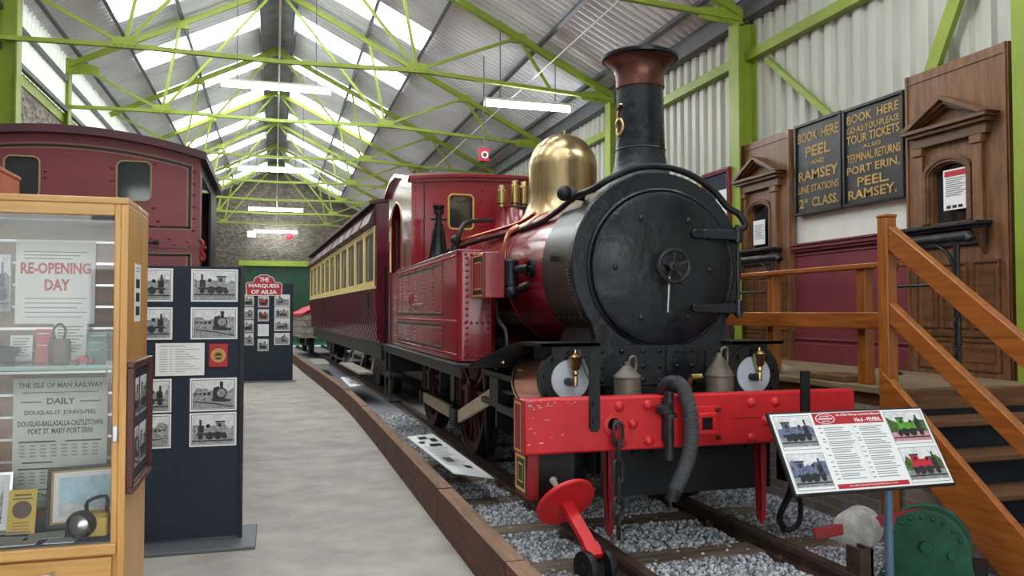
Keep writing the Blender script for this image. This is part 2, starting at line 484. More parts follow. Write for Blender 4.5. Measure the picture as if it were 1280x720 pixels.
def print_loco(mb, x0, x1, z0, z1, d, seed, idx):
    """a little picture of a tank engine printed on a flat sheet; idx = material slots sky, ground, tree, dark, body"""
    sky, ground, tree, dark, body = idx
    rnd = random.Random(seed)
    w = x1 - x0; h = z1 - z0
    X = lambda a: x0 + (a if not seed % 2 else 1 - a) * w
    Z = lambda b: z0 + b * h
    def R(a0, a1, b0, b1, k):
        xa, xb = sorted((X(a0), X(a1)))
        mb.rect(xa, xb, Z(b0), Z(b1), d + k * 0.0004)
    mb.m = sky; mb.rect(x0, x1, z0, z1, d)
    mb.m = tree
    pts = [(0, 0.3)] + [(i / 9, 0.5 + 0.42 * rnd.random() * (0.4 + 0.6 * abs(i / 9 - 0.5) * 2)) for i in range(10)] + [(1, 0.3)]
    pp = [(X(a), Z(b)) for a, b in pts]
    if seed % 2: pp = pp[::-1]
    mb.poly(pp, d + 0.0004)
    mb.m = ground; R(0, 1, 0, 0.3, 2)
    if seed % 5 in (2, 4):      # engine seen more from the front, with coaches trailing off
        mb.m = body
        P = lambda pts, k: mb.poly([(X(a), Z(b)) for a, b in (pts if not seed % 2 else pts[::-1])], d + k * 0.0004)
        P([(0.02, 0.42), (0.5, 0.32), (0.5, 0.66), (0.02, 0.56)], 3)
        mb.m = dark
        for i in range(4): P([(0.06 + 0.1 * i, 0.5 - 0.01 * i), (0.12 + 0.1 * i, 0.5 - 0.012 * i), (0.12 + 0.1 * i, 0.56 + 0.012 * i), (0.06 + 0.1 * i, 0.55 + 0.01 * i)], 4)
        P([(0.46, 0.26), (0.8, 0.22), (0.8, 0.36), (0.46, 0.36)], 4); P([(0.48, 0.36), (0.64, 0.34), (0.64, 0.8), (0.5, 0.74)], 5)
        mb.disc(X(0.69), Z(0.55), 0.2 * h, d + 0.0024, 18); P([(0.66, 0.7), (0.73, 0.7), (0.74, 0.96), (0.65, 0.96)], 6)
        mb.m = ground; mb.disc(X(0.69), Z(0.55), 0.15 * h, d + 0.0030, 18)
        mb.m = dark; P([(0.6, 0.26), (0.92, 0.24), (0.92, 0.32), (0.6, 0.34)], 8); mb.disc(X(0.69), Z(0.55), 0.03 * h, d + 0.0036, 8)
        P([(0.0, 0.26), (0.5, 0.16), (1.0, 0.02), (1.0, 0.06), (0.5, 0.2), (0.0, 0.28)], 7)
        return
    s = 0.9 + 0.15 * rnd.random(); up = 0.06 * rnd.random()
    Z = lambda b, z0=z0, h=h, up=up: z0 + max(0.0, min(0.98, b + up)) * h
    mb.m = body
    R(0.24, 0.62 * s, 0.4, 0.62, 3); R(0.6 * s, 0.82 * s, 0.36, 0.76, 3); R(0.4, 0.7 * s, 0.34, 0.58, 4)
    mb.m = dark
    R(0.14, 0.28, 0.38, 0.64, 4); R(0.17, 0.22, 0.6, 0.84, 5); R(0.58 * s, 0.84 * s, 0.74, 0.79, 5)
    R(0.1, 0.86 * s, 0.3, 0.37, 5); R(0.66 * s, 0.74 * s, 0.58, 0.7, 5)
    mb.disc(X(0.38), Z(0.62), 0.05 * w, d + 0.0012, 10)
    for a, r in ((0.2, 0.09), (0.42, 0.14), (0.62, 0.14), (0.78, 0.09)):
        mb.disc(X(a), Z(0.16 + r * 0.8), r * h, d + 0.0024, 12)
    R(0, 1, 0.08, 0.12, 7)

# ================================================================== the building
YF, YE = -5.0, 34.5            # open front, end wall
XL, XR = -3.42, 5.16
def roof_z(x): return 7.40 - 0.5 * abs(x)
KY = [-3, 9, 12, 15.9, 18.9, 23.6, 30, 34.5]
KX = [1.03, 1.03, 1.0, 0.826, 0.66, 0.447, 0.05, -0.3]
def kerb_x(y):
    return float(np.mean([np.interp(y + s, KY, KX) for s in (-1.2, -0.6, 0, 0.6, 1.2)]))
def track_x(y):
    return float(np.mean([np.interp(y + s, [-3, 11, 12, 24, 33, 36], [2.28, 2.28, 2.30, 1.94, 1.3, 1.05]) for s in (-1.5, -0.75, 0, 0.75, 1.5)]))

mb = MB()
ys = [YF - 0.3] + [i * 0.5 for i in range(int(YF * 2), 70)] + [YE]
for a, b in zip(ys[:-1], ys[1:]):
    mb.quad([(XL, a, 0), (kerb_x(a) + 0.05, a, 0), (kerb_x(b) + 0.05, b, 0), (XL, b, 0)])
mb.build('floor', M['concrete'], kind='structure')
mb = MB()
for y in (8.0, 12.4, 17.0, 22.0):       # faint joints between concrete bays
    mb.box(XL + 0.05, kerb_x(y) - 0.02, y, y + 0.012, 0.0, 0.0015)
mb.build('trim_1', M['joint'], kind='structure')

mb = MB()
for a, b in zip(ys[:-1], ys[1:]):
    mb.quad([(kerb_x(a) + 0.05, a, 0.0), (XR, a, 0.0), (XR, b, 0.0), (kerb_x(b) + 0.05, b, 0.0)])
mb.build('floor_track', M['ballast'], kind='structure')

# roof sheets with the skylight openings
SKY_START = [13.4 - 2.72 * k for k in range(1, 6)] + [13.4 + 2.72 * k for k in range(0, 8)]
SKY_START = sorted(SKY_START); SKYW = 0.86
PER = 0.15
def in_sky(y): return any(s <= y < s + SKYW for s in SKY_START)
roof = MB()
vs = []; idx = {}
ny = int((YE - YF) / (PER / 4))
def ry(i): return YF + i * PER / 4
bands = {'L': [(-3.6, -2.5), (-2.5, -0.4), (-0.4, 0.0)], 'R': [(0.0, 0.4), (0.4, 2.5), (2.5, 5.3)]}
for side in 'LR':
    for bi, (xa, xb) in enumerate(bands[side]):
        mid = (xa, xb) in ((-2.5, -0.4), (0.4, 2.5))
        base = len(roof.v)
        for i in range(ny + 1):
            dz = (0.0, 0.0, 0.06, 0.06)[i % 4]
            roof.v.append(Vector((xa, ry(i), roof_z(xa) + dz))); roof.v.append(Vector((xb, ry(i), roof_z(xb) + dz)))
        for i in range(ny):
            if mid and in_sky(ry(i) + 0.001): continue
            k = base + 2 * i
            roof.f.append((k, k + 1, k + 3, k + 2)); roof.mi.append(0)
ceil = roof.build('ceiling', M['roof'], kind='structure', smooth=False, origin=(0, 0, 7.4))
mb = MB()
for x in (-3.2, -2.5, -1.6, -0.32, 0.32, 1.6, 2.5, 3.8, 4.7):
    z = roof_z(x) - 0.07
    b = MB(); b.bar((x, YF, z), (x, YE, z), 0.055, 0.10, (0.4472 * (1 if x > 0 else -1), 0, 0.894))
    b.build('purlin', M['purlin'], parent=ceil)
b = MB(); b.prism([(-0.3, roof_z(0.3) - 0.03), (0, roof_z(0) - 0.03), (0.3, roof_z(0.3) - 0.03), (0.3, roof_z(0.3) - 0.05), (0, roof_z(0) - 0.06), (-0.3, roof_z(0.3) - 0.05)], YF, YE, (0, 2, 1))
b.build('ridge_lining', M['ridge'], parent=ceil)
n = 0
for s in SKY_START:
    for sg in (-1, 1):
        n += 1
        mb = MB()
        k0 = int(round((s - YF) / (PER / 4)))
        x0, x1 = sg * 0.38, sg * 2.52
        m_ = int(SKYW / (PER / 4)) + 1
        for i in range(m_ + 1):
            y = s - 0.02 + i * (SKYW + 0.04) / m_
            dz = 0.012 * math.cos(2 * math.pi * y / PER) + 0.025
            mb.v += [Vector((x0, y, roof_z(x0) + dz)), Vector((x1, y, roof_z(x1) + dz))]
        for i in range(m_):
            mb.f.append((2 * i, 2 * i + 1, 2 * i + 3, 2 * i + 2)); mb.mi.append(0)
        mb.build('window_%d' % n, M['skylight'], kind='structure', smooth=False)

# right wall: profiled sheet, girts, white panel and maroon wainscot
mb = MB()
y = YF; P = 0.2
prof = [(0, 0), (0.07, 0), (0.085, 0.045), (0.175, 0.045), (0.19, 0)]
pts = []
while y < YE:
    pts += [(XR - d, y + a) for a, d in prof]; y += P
pts.append((XR, YE))
for (xa, ya), (xb, yb) in zip(pts[:-1], pts[1:]):
    mb._add([(xa, ya, 0), (xb, yb, 0), (xb, yb, roof_z(XR)), (xa, ya, roof_z(XR))], [(0, 1, 2, 3)])
wr = mb.build('wall_right', M['clad'], kind='structure', smooth=False, origin=(XR, 0, 0))
for z in (4.26, 2.95):
    b = MB(); b.box(5.02, 5.12, YF, YE, z - 0.055, z + 0.055); b.build('girt', M['lime'], parent=wr)
b = MB(); b.bar((5.07, 7.45, 4.12), (5.07, 5.75, 2.7), 0.05, 0.06); b.build('brace', M['lime'], parent=wr)
b = MB(); b.bar((5.0, 4.52, 4.5), (5.0, 5.35, 2.9), 0.05, 0.12); b.build('brace', M['lime'], parent=wr)
b = MB(); b.bar((5.07, 11.0, 4.12), (5.07, 9.3, 2.7), 0.05, 0.06); b.build('brace', M['lime'], parent=wr)
b = MB(); b.box(5.03, 5.10, 4.38, 8.0, 0.9, 3.05); b.build('white_board', M['white_wall'], parent=wr)
mb = MB(); mb.box(4.99, 5.03, 5.38, 6.9, 0.92, 2.0)
for z0, z1, d in ((1.995, 2.02, .03), (2.02, 2.055, .05), (2.055, 2.075, .065), (1.955, 1.97, .012), (1.13, 1.15, .015), (0.92, 1.10, .02)):
    mb.box(4.99 - d, 5.03, 5.38, 6.9, z0, z1)
mb.build('baseboard_right', M['wain'], kind='structure', bevel=0.004)

b = MB(); b.box(5.03, 5.10, 1.6, 4.37, 0.0, 0.95); b.build('shade_board', M['stair_shade'], parent=wr)  # added dark sheet, painted as the shade behind the treads
b = MB(); b.box(4.98, 5.2, YF, YE, 4.66, 4.9); b.build('eaves_beam', M['purlin'], parent=wr)
# left wall
mb = MB(); mb.box(XL - 0.3, XL, YF, YE, 0, 4.55)
wl = mb.build('wall_left', M['harl'], kind='structure', origin=(XL, 0, 0))
mb = MB(); mb.box(XL - 0.06, XL + 0.02, YF, YE, 4.55, 4.72); mb.build('sill_beam', M['lime'], parent=wl)
mb = MB(); y = YF; pts = []
while y < YE:
    pts += [(XL - 0.02 + d, y + a) for a, d in prof]; y += P
for (xa, ya), (xb, yb) in zip(pts[:-1], pts[1:]):
    mb._add([(xa, ya, 4.72), (xb, yb, 4.72), (xb, yb, 5.75), (xa, ya, 5.75)], [(3, 2, 1, 0)])
mb.build('translucent_sheet', M['leftlight'], parent=wl, smooth=False)
for z in (4.76, 5.26):
    mb = MB(); mb.box(XL + 0.03, XL + 0.09, YF, YE, z - 0.035, z + 0.035); mb.build('girt', M['purlin'], parent=wl)

# end wall with its wide green shutter
mb = MB()
dx0, dx1, dz = -1.28, 4.3, 3.3
mb.box(XL - 0.3, dx0, YE, YE + 0.4, 0, dz); mb.box(dx1, XR + 0.2, YE, YE + 0.4, 0, dz)
mb.prism([(XL - 0.3, dz), (XR + 0.2, dz), (XR + 0.2, roof_z(XR)), (0, 7.45), (XL - 0.3, roof_z(XL))], YE, YE + 0.4, (0, 2, 1))
mb.build('wall_back', M['stone'], kind='structure')
mb = MB()
x = dx0
while x < dx1:
    mb.box(x, x + 0.17, YE + 0.08, YE + 0.12, 0, dz); mb.box(x + 0.17, x + 0.2, YE + 0.1, YE + 0.14, 0, dz); x += 0.2
d1 = mb.build('door_1', M['green_door'], kind='structure')
mb = MB(); mb.box(dx0 - 0.15, dx1 + 0.1, YE - 0.06, YE, dz, dz + 0.22); mb.build('trim_2', M['lime'], kind='structure')

# front wall with the open vehicle doorway behind the camera, and the street outside
mb = MB()
fx0, fx1, fz = -3.2, 4.2, 4.2
mb.box(XL - 0.3, fx0, YF - 0.3, YF, 0, fz); mb.box(fx1, XR + 0.2, YF - 0.3, YF, 0, fz)
mb.prism([(XL - 0.3, fz), (XR + 0.2, fz), (XR + 0.2, roof_z(XR)), (0, 7.45), (XL - 0.3, roof_z(XL))], YF - 0.3, YF, (0, 2, 1))
mb.build('wall_front', M['white_wall'], kind='structure')
mb = MB(); mb.quad([(-40, -60, -0.01), (40, -60, -0.01), (40, YF - 0.3, -0.01), (-40, YF - 0.3, -0.01)]); mb.build('floor_street', M['asphalt'], kind='structure')
mb = MB(); mb.box(-22, 16, -17.3, -17, 0, 6.5); ws = mb.build('wall_street', M['facade'], kind='structure')
for k in range(11):
    for z0, z1 in ((0.9, 2.5), (3.7, 5.3)):
        mb = MB(); x = -21 + 3.3 * k
        mb.box(x, x + 1.3, -17.0, -16.98, z0, z1); w = mb.build('street_window', M['darkglass'], ws)
        mb = MB(); mb.frame(x - 0.1, x + 1.4, z0 - 0.1, z1 + 0.1, 0.12, -17.0, -16.92); mb.box(x + 0.62, x + 0.68, -17.0, -16.94, z0, z1); mb.build('street_window_frame', M['paper'], w)

# ------------------------------------------------------------------ columns and trusses
TY = [4.27 + 3.545 * k for k in range(0, 9)]
def rz(x): return 7.22 - 0.5 * abs(x)
def column(x, y, top, label, wall):
    t = thing('steel_column', label, 'column', (x, y, 0), 'lime green steel columns')
    mb = MB()
    w = 0.2
    mb.box(x - 0.12, x - 0.1, y - w / 2, y + w / 2, 0.02, top); mb.box(x + 0.1, x + 0.12, y - w / 2, y + w / 2, 0.02, top)
    mb.box(x - 0.1, x + 0.1, y - 0.012, y + 0.012, 0.02, top)
    mb.build('shaft', M['lime'], t)
    mb = MB(); mb.box(x - 0.2, x + 0.2, y - 0.18, y + 0.18, 0, 0.02); mb.build('base_plate', M['lime'], t)
    mb = MB(); s = -1 if wall == 'R' else 1
    mb.prism([(x, top - 0.02), (x + s * 0.55, top + 0.02), (x + s * 0.55, top + 0.14), (x, top - 0.02 + 0.3)] if s > 0 else
             [(x + s * 0.55, top + 0.14), (x + s * 0.55, top + 0.02), (x, top - 0.02), (x, top + 0.2)], y - 0.012, y + 0.012, (0, 2, 1))
    for i in range(4):
        mb.cyl((x + s * (0.2 + 0.1 * (i % 2)), y - 0.025, top + 0.03 + 0.08 * (i // 2)), (x + s * (0.2 + 0.1 * (i % 2)), y + 0.025, top + 0.03 + 0.08 * (i // 2)), 0.014, n=6)
    mb.build('gusset', M['lime'], t)
col_labels = ['lime green column at the right edge of the photo, beside the nearer ticket window',
              'lime green column left of the further ticket window, behind the locomotive front',
              'lime green column behind the locomotive chimney on the right wall',
              'lime green column on the right wall just above the brass dome']
for k, l in enumerate(col_labels):
    column(5.0, TY[k] - (0.06 if k == 0 else 0), 4.62, l, 'R')
column(-3.26, TY[2] + 0.1, 5.45, 'lime green column at the top left edge of the photo', 'L')
column(-3.46 + 0.02, TY[3], 5.4, 'lime green column behind the first one on the left wall', 'L')

ordw = ['', 'nearest roof truss, only its right end showing beside the column top', 'first complete roof truss, crossing in front of the chimney top',
        'second complete roof truss back from the camera', 'third complete roof truss back from the camera', 'fourth complete roof truss back from the camera',
        'fifth complete roof truss back, far down the shed', 'second furthest roof truss towards the stone end wall', 'furthest roof truss in front of the stone end wall']
for k in range(1, 9):
    y = TY[k]
    t = thing('roof_truss', 'lime green steel ' + ordw[k], 'roof truss', (0, y, 4.85), 'lime green roof trusses')
    for x0, x1 in ((-3.36, 0), (5.06, 0)):
        mb = MB(); mb.bar((x0, y, rz(x0)), (x1, y, rz(x1)), 0.085, 0.085); mb.build('rafter', M['lime'], t)
    mb = MB()
    cp = [(-3.32, 4.84), (-1.9, 4.87), (0.04, 4.83), (1.93, 4.87), (3.5, 4.77), (4.98, 4.68)]
    for a, b in zip(cp[:-1], cp[1:]): mb.bar((a[0] - 0.004, y, a[1]), (b[0], y, b[1]), 0.06, 0.055)
    mb.build('bottom_chord', M['lime'], t)
    for a, b in (((-1.9, 4.88), (-1.62, rz(1.62))), ((-1.9, 4.88), (-0.06, rz(0) - 0.06)), ((-1.9, 4.88), (-3.28, rz(3.28))),
                 ((1.93, 4.88), (1.64, rz(1.64))), ((1.93, 4.88), (0.06, rz(0) - 0.06)), ((1.93, 4.88), (3.45, rz(3.45))), ((3.45, rz(3.45)), (3.95, 4.76))):
        mb = MB(); mb.bar((a[0], y, a[1]), (b[0], y, b[1]), 0.036, 0.042); mb.build('strut', M['lime'], t)
    for x, z, w, h in ((-1.9, 4.89, 0.2, 0.08), (1.93, 4.89, 0.2, 0.08), (0, rz(0) - 0.04, 0.22, 0.09), (3.45, rz(3.45) - 0.02, 0.16, 0.08), (-1.62, rz(1.62) - 0.02, 0.14, 0.08)):
        mb = MB(); mb.prism([(x - w, z - h * 0.7), (x + w, z - h * 0.7), (x + w * 0.6, z + h), (x - w * 0.6, z + h)], y - 0.038, y + 0.038, (0, 2, 1))
        for q in (-0.6, -0.2, 0.2, 0.6): mb.cyl((x + q * w, y - 0.055, z - h * 0.2), (x + q * w, y + 0.055, z - h * 0.2), 0.014, n=6)
        mb.build('gusset_plate', M['lime'], t)

# long wires resting on the trusses
mb = MB(); mb.tube([(3.62, YF, 4.86)] + [(3.62, y, 4.84) for y in TY] + [(3.62, YE, 4.84)], 0.012, 6)
mb.build('conduit_wire', M['white_wall'], label='thin white wire running along the shed over the trusses, right of centre', cat='wire')
mb = MB(); mb.tube([(0.03, YF, 4.9)] + [(0.03, y, 4.9) for y in TY] + [(0.03, YE, 4.9)], 0.012, 6)
mb.build('conduit_wire', M['white_wall'], label='thin white wire hanging under the ridge down the centre of the shed', cat='wire')

# strip lights
def strip_light(x0, x1, y, z, label, hang):
    t = thing('strip_light', label, 'light', ((x0 + x1) / 2, y, z), 'hanging fluorescent strip lights')
    mb = MB(); mb.box(x0, x1, y - 0.05, y + 0.05, z + 0.05, z + 0.085); mb.build('housing', M['white_wall'], t)
    mb = MB(); mb.tube([(x0 + 0.02, y, z), (x1 - 0.02, y, z)], 0.036, 12); mb.build('tube', M['tube'], t)
    for x in (x0, x1 - 0.02):
        mb = MB(); mb.box(x, x + 0.02, y - 0.045, y + 0.045, z - 0.045, z + 0.09); mb.build('end_cap', M['white_wall'], t)
    for x in (x0 + 0.25, x1 - 0.25):
        mb = MB(); mb.cyl((x, y, z + 0.085), (x, y, hang(x) + 0.075), 0.008, n=6); mb.build('hanger', M['purlin'], t)
hr = lambda x: roof_z(x) - 0.03
strip_light(2.98, 4.36, 11.58, 4.53, 'lit strip light hanging left of the chimney under the right roof slope', hr)
for i, (y, z, nm) in enumerate(((13.35, 5.0, 'nearest lit strip light of the row under the ridge'), (19.5, 4.72, 'second lit strip light of the row under the ridge'),
                                (27.1, 4.72, 'third lit strip light of the row under the ridge'), (33.9, 4.66, 'furthest lit strip light under the ridge, by the end wall'))):
    strip_light(-0.86, 0.86, y, z, nm, hr)

for x0, y in ((3.0, 4.5),):  # extra unseen lamp, added to brighten the roof
    strip_light(x0, x0 + 1.38, y, 4.53, 'added lit strip light, out of view under the right roof slope above the platform stairs', hr)

# red alarm box hanging from a truss, fittings on the end wall
t = thing('alarm_box', 'small red alarm box with a white ring, hanging from the roof left of the dome', 'alarm', (3.34, 13.0, 3.93))
mb = MB(); mb.box(3.26, 3.42, 12.95, 13.05, 3.93, 4.15); mb.build('body', M['redink'], t, bevel=0.01)
mb = MB(); mb.lathe([(0.035, 0), (0.06, 0.012), (0.06, 0.02), (0.03, 0.02)], (3.34, 12.95, 4.03), (0, -1, 0), 16); mb.build('ring', M['paper'], t)
mb = MB(); mb.cyl((3.34, 12.935, 4.03), (3.34, 12.92, 4.03), 0.036, n=14); mb.build('button', M['black'], t)
mb = MB(); mb.tube([(3.34, 13, 4.15), (3.34, 13, 4.25), (3.34, 13, roof_z(3.34) - 0.02)], 0.01, 6); mb.build('hanger', M['purlin'], t)
t = thing('emergency_light', 'small white box light on the stone end wall, left of centre', 'light', (-0.95, YE, 4.45))
mb = MB(); mb.box(-1.12, -0.78, YE - 0.1, YE, 4.45, 4.72); mb.build('body', M['paper'], t, bevel=0.02)
mb = MB(); mb.box(-1.08, -0.82, YE - 0.115, YE - 0.1, 4.49, 4.62); mb.build('diffuser', M['cover'], t)
t = thing('alarm_bell', 'small red alarm sounder on the stone end wall', 'alarm', (0.55, YE, 4.42))
mb = MB(); mb.lathe([(0.11, 0), (0.11, 0.05), (0.08, 0.1), (0.02, 0.12)], (0.55, YE, 4.55), (0, -1, 0), 16); mb.build('dome', M['redink'], t)
mb = MB(); mb.box(0.43, 0.67, YE - 0.03, YE, 4.42, 4.68); mb.build('back_box', M['redink'], t)

# ================================================================== kerb, track, ballast
tl = 1.6
y = 0.41; i = 0
names = ['nearest', 'second', 'third', 'fourth', 'fifth', 'sixth', 'seventh', 'eighth', 'ninth', 'tenth', 'eleventh', 'twelfth', 'thirteenth', 'fourteenth', 'fifteenth', 'sixteenth']
rnd = random.Random(4)
yy = 2.01
while yy < 26 and i < 15:
    L = tl + (0.6 if i > 4 else 0)
    a, b = yy + 0.008, yy + L - 0.008
    mb = MB()
    hh = 0.25 + rnd.uniform(-0.006, 0.006)
    seg = 5
    for k in range(seg):
        p, q = a + (b - a) * k / seg, a + (b - a) * (k + 1) / seg
        xp, xq = kerb_x(p), kerb_x(q)
        o = len(mb.v)
        for (x, yv) in ((xp, p), (xq, q)):
            mb.v += [Vector((x, yv, 0)), Vector((x + 0.10, yv, 0)), Vector((x + 0.10, yv, hh)), Vector((x, yv, hh))]
        mb.f += [(o, o + 4, o + 7, o + 3), (o + 3, o + 7, o + 6, o + 2), (o + 2, o + 6, o + 5, o + 1)]; mb.mi += [0, 1, 0]
        if k == 0: mb.f.append((o, o + 3, o + 2, o + 1)); mb.mi.append(0)
        if k == seg - 1: mb.f.append((o + 4, o + 5, o + 6, o + 7)); mb.mi.append(0)
    mb.build('kerb_timber', [M['timber'], M['timber_top']], label='brown timber kerb baulk between floor and ballast, %s one back from the camera' % names[i],
             cat='timber', group='timber kerb along the track', smooth=False)
    yy += L; i += 1

# rails
def rail(side, label):
    off = side * 0.4875
    t = thing('rail', label, 'rail', (2.28 + off, 2.0, 0.0), 'running rails')
    ysr = list(np.arange(1.0, 33.5, 0.5))
    prof = [(-0.05, 0.0), (0.05, 0.0), (0.05, 0.01), (0.012, 0.025), (0.012, 0.068), (0.03, 0.078), (0.03, 0.105), (-0.03, 0.105), (-0.03, 0.078), (-0.012, 0.068), (-0.012, 0.025), (-0.05, 0.01)]
    mb = MB(); N = len(prof)
    for yv in ysr:
        for a, z in prof: mb.v.append(Vector((track_x(yv) + off + a, yv, z + 0.0)))
    for k in range(len(ysr) - 1):
        for j in range(N):
            l = (j + 1) % N
            mb.f.append((k * N + j, k * N + l, (k + 1) * N + l, (k + 1) * N + j)); mb.mi.append(0)
    mb.build('rail_bar', M['rail'], t)
    for yv in np.arange(2.35, 8, 0.78):
        for s in (-1, 1):
            mb = MB()
            x = track_x(yv) + off + s * 0.062
            mb.box(x - 0.025, x + 0.025, yv - 0.04, yv + 0.04, 0.0, 0.035)
            mb.cyl((x, yv, 0.03), (x, yv, 0.05), 0.014, n=6)
            mb.build('rail_clip', M['rail'], t)
rail(-1, 'rusty left-hand running rail under the locomotive, beside the timber kerb')
rail(1, 'rusty right-hand running rail under the locomotive, beside the brick platform')
sl = ['nearest', 'second', 'third', 'fourth', 'fifth', 'sixth', 'seventh', 'eighth']
for i in range(8):
    yv = 2.62 + 0.78 * i
    mb = MB(); mb.box(1.30 + 0.04 * (i % 2), 3.28, yv - 0.11, yv + 0.11, -0.06, 0.018)
    mb.build('sleeper', M['sleeper'], label='grey weathered timber sleeper across the track bed, %s one back from the camera' % sl[i], cat='sleeper', group='sleepers under the rails', bevel=0.008)

# loose stones of the ballast
def ballast():
    rng = np.random.default_rng(7)
    ico = bmesh.new(); bmesh.ops.create_icosphere(ico, subdivisions=1, radius=1.0)
    bv = np.array([v.co[:] for v in ico.verts]); bf = np.array([[v.index for v in f.verts] for f in ico.faces]); ico.free()
    n = 46000
    yv = 2.5 + 8.5 * rng.random(n) ** 1.6
    xv = 1.15 + (3.62 - 1.15) * rng.random(n)
    keep = np.ones(n, bool)
    for off in (-0.4875, 0.4875):
        keep &= np.abs(xv - 2.28 - off) > 0.055
    ph = np.abs(((yv - 2.62 + 0.39) % 0.78) - 0.39)
    on = (ph < 0.10) & (xv > 1.34) & (xv < 3.25) & (yv < 8.3)
    keep &= ~(on & (rng.random(n) > 0.10))
    xv, yv = xv[keep], yv[keep]; n = len(xv)
    s = rng.uniform(0.0068, 0.0145, n) * (1 + 0.05 * (yv - 3))
    V = bv[None] * (s[:, None, None] * rng.uniform(0.65, 1.2, (n, 1, 3))) * rng.uniform(0.8, 1.15, (n, len(bv), 1))
    a = rng.uniform(0, 6.28, n); c, sn = np.cos(a)[:, None], np.sin(a)[:, None]
    b = rng.uniform(-0.6, 0.6, n); cb, sb = np.cos(b)[:, None], np.sin(b)[:, None]
    x, y_, z = V[..., 0].copy(), V[..., 1].copy(), V[..., 2].copy()
    x, z = x * cb - z * sb, x * sb + z * cb
    V[..., 0] = x * c - y_ * sn; V[..., 1] = x * sn + y_ * c; V[..., 2] = z
    V += np.stack([xv, yv, s * 0.35 + rng.uniform(0, 0.012, n)], 1)[:, None, :]
    F = bf[None] + (np.arange(n) * len(bv))[:, None, None]
    me = bpy.data.meshes.new('ballast')
    me.from_pydata(V.reshape(-1, 3).tolist(), [], F.reshape(-1, 3).tolist())
    me.materials.append(M['stone1']); me.materials.append(M['stone2']); me.materials.append(M['stone3'])
    me.polygons.foreach_set('material_index', np.repeat(rng.integers(0, 3, n), len(bf)).astype(np.int32))
    me.update()
    ob = bpy.data.objects.new('ballast', me); COL.objects.link(ob)
    ob['label'] = 'loose crushed grey ballast stones between and beside the rails'; ob['category'] = 'gravel'; ob['kind'] = 'stuff'
M['stone1'] = material('pale ballast stone', (206, 208, 210), 0.9)
M['stone2'] = material('mid ballast stone', (176, 178, 184), 0.9)
M['stone3'] = material('dark ballast stone', (138, 140, 148), 0.9)
ballast()

# ================================================================== platform, stairs, railings
PX = 3.68
t = thing('platform', 'raised timber-decked platform with a grey brick face along the right wall', 'platform', (PX, 7.0, 0))
mb = MB(); mb.prism([(2.85, -0.1), (11.5, -0.1), (11.5, 0.80), (4.15, 0.80), (3.0, 0.02), (2.85, 0.0)], PX, PX + 0.11, (1, 2, 0)); mb.build('brick_face', brick_material('grey brown brick', (176, 160, 150), (146, 132, 124), (186, 180, 172)), t)
mb = MB()
x = PX - 0.02
while x < 5.0:
    mb.box(x, min(5.0, x + 0.145), 4.16, 11.5, 0.885, 0.92); x += 0.15
mb.build('deck', M['deck'], t)
mb = MB(); mb.box(PX + 0.01, PX + 0.07, 4.2, 11.5, 0.74, 0.884); mb.build('edge_beam', M['oldwood_h'], t)
mb = MB(); mb.box(PX - 0.06, 5.0, 4.1, 4.158, 0.79, 0.915); mb.build('end_beam', M['tread'], t, bevel=0.006)

mb = MB(); mb.box(PX + 0.12, 5.0, 4.13, 4.157, 0.0, 0.79); mb.build('shade_end_panel', M['stair_shade'], t)  # added panel, coloured as the shade below the deck

SX = 3.56   # outer face of the stair string
t = thing('staircase', 'varnished pine staircase with open treads climbing to the platform', 'staircase', (4.2, 3.4, 0))
sl_ = 0.79
def zs(y): return 0.99 - sl_ * (4.02 - y)
for x in (SX, 4.93):
    mb = MB(); mb.prism([(4.10, zs(4.10) + 0.0), (2.72, zs(2.72)), (2.72, max(0, zs(2.72) - 0.30)), (3.02, 0.0), (3.20, 0.0), (4.10, zs(4.10) - 0.36)], x, x + 0.05, (1, 2, 0))
    mb.build('string', M['pine_y'], t, bevel=0.005)
for i in range(5):
    z = 0.92 - 0.165 * (i + 1); yb = 4.09 - 0.222 * i
    mb = MB(); mb.box(SX + 0.05, 4.93, yb - 0.25, yb, z - 0.035, z); mb.build('tread', M['tread'], t, bevel=0.008)
# newel, rails
NX, NY = 3.60, 4.07
t = thing('stair_railing', 'varnished pine newel post with two sloping handrail boards above the stairs', 'railing', (NX, NY, 0))
mb = MB(); mb.box(NX - 0.037, NX + 0.037, NY - 0.042, NY + 0.042, 0.0, 1.98); mb.box(NX - 0.041, NX + 0.041, NY - 0.046, NY + 0.046, 1.98, 2.0)
mb.build('newel_post', M['pine'], t, bevel=0.006)
mb = MB(); mb.box(NX - 0.05, NX + 0.05, 2.62, 2.74, 0.0, 0.98); mb.build('bottom_post', M['pine'], t, bevel=0.006)
for z0, h, nm in ((1.93, 0.15, 'handrail'), (1.46, 0.13, 'lower_rail')):
    mb = MB(); mb.prism([(NY - 0.042, z0), (2.62, z0 - (NY - 2.68) * 0.74), (2.62, z0 - (NY - 2.68) * 0.74 - h), (NY - 0.042, z0 - h)], NX - 0.03, NX + 0.03, (1, 2, 0))
    mb.build(nm, M['pine_y'], t, bevel=0.006)
t = thing('platform_railing', 'low varnished pine railing with two posts along the platform edge', 'railing', (3.80, 5.2, 0.92))
for y0, y1 in ((4.46, 4.54), (5.49, 5.565)):
    mb = MB(); mb.box(3.762, 3.838, y0, y1, 0.92, 1.69); mb.build('post', M['pine'], t, bevel=0.006)
mb = MB(); mb.box(3.74, 3.86, 4.135, 6.1, 1.69, 1.725); mb.build('top_rail', M['pine_y'], t, bevel=0.006)
mb = MB(); mb.prism([(4.2, 1.29), (6.05, 1.29), (6.15, 1.35), (6.05, 1.40), (4.2, 1.40)], 3.71, 3.75, (1, 2, 0)); mb.build('middle_rail', M['pine_y'], t, bevel=0.005)
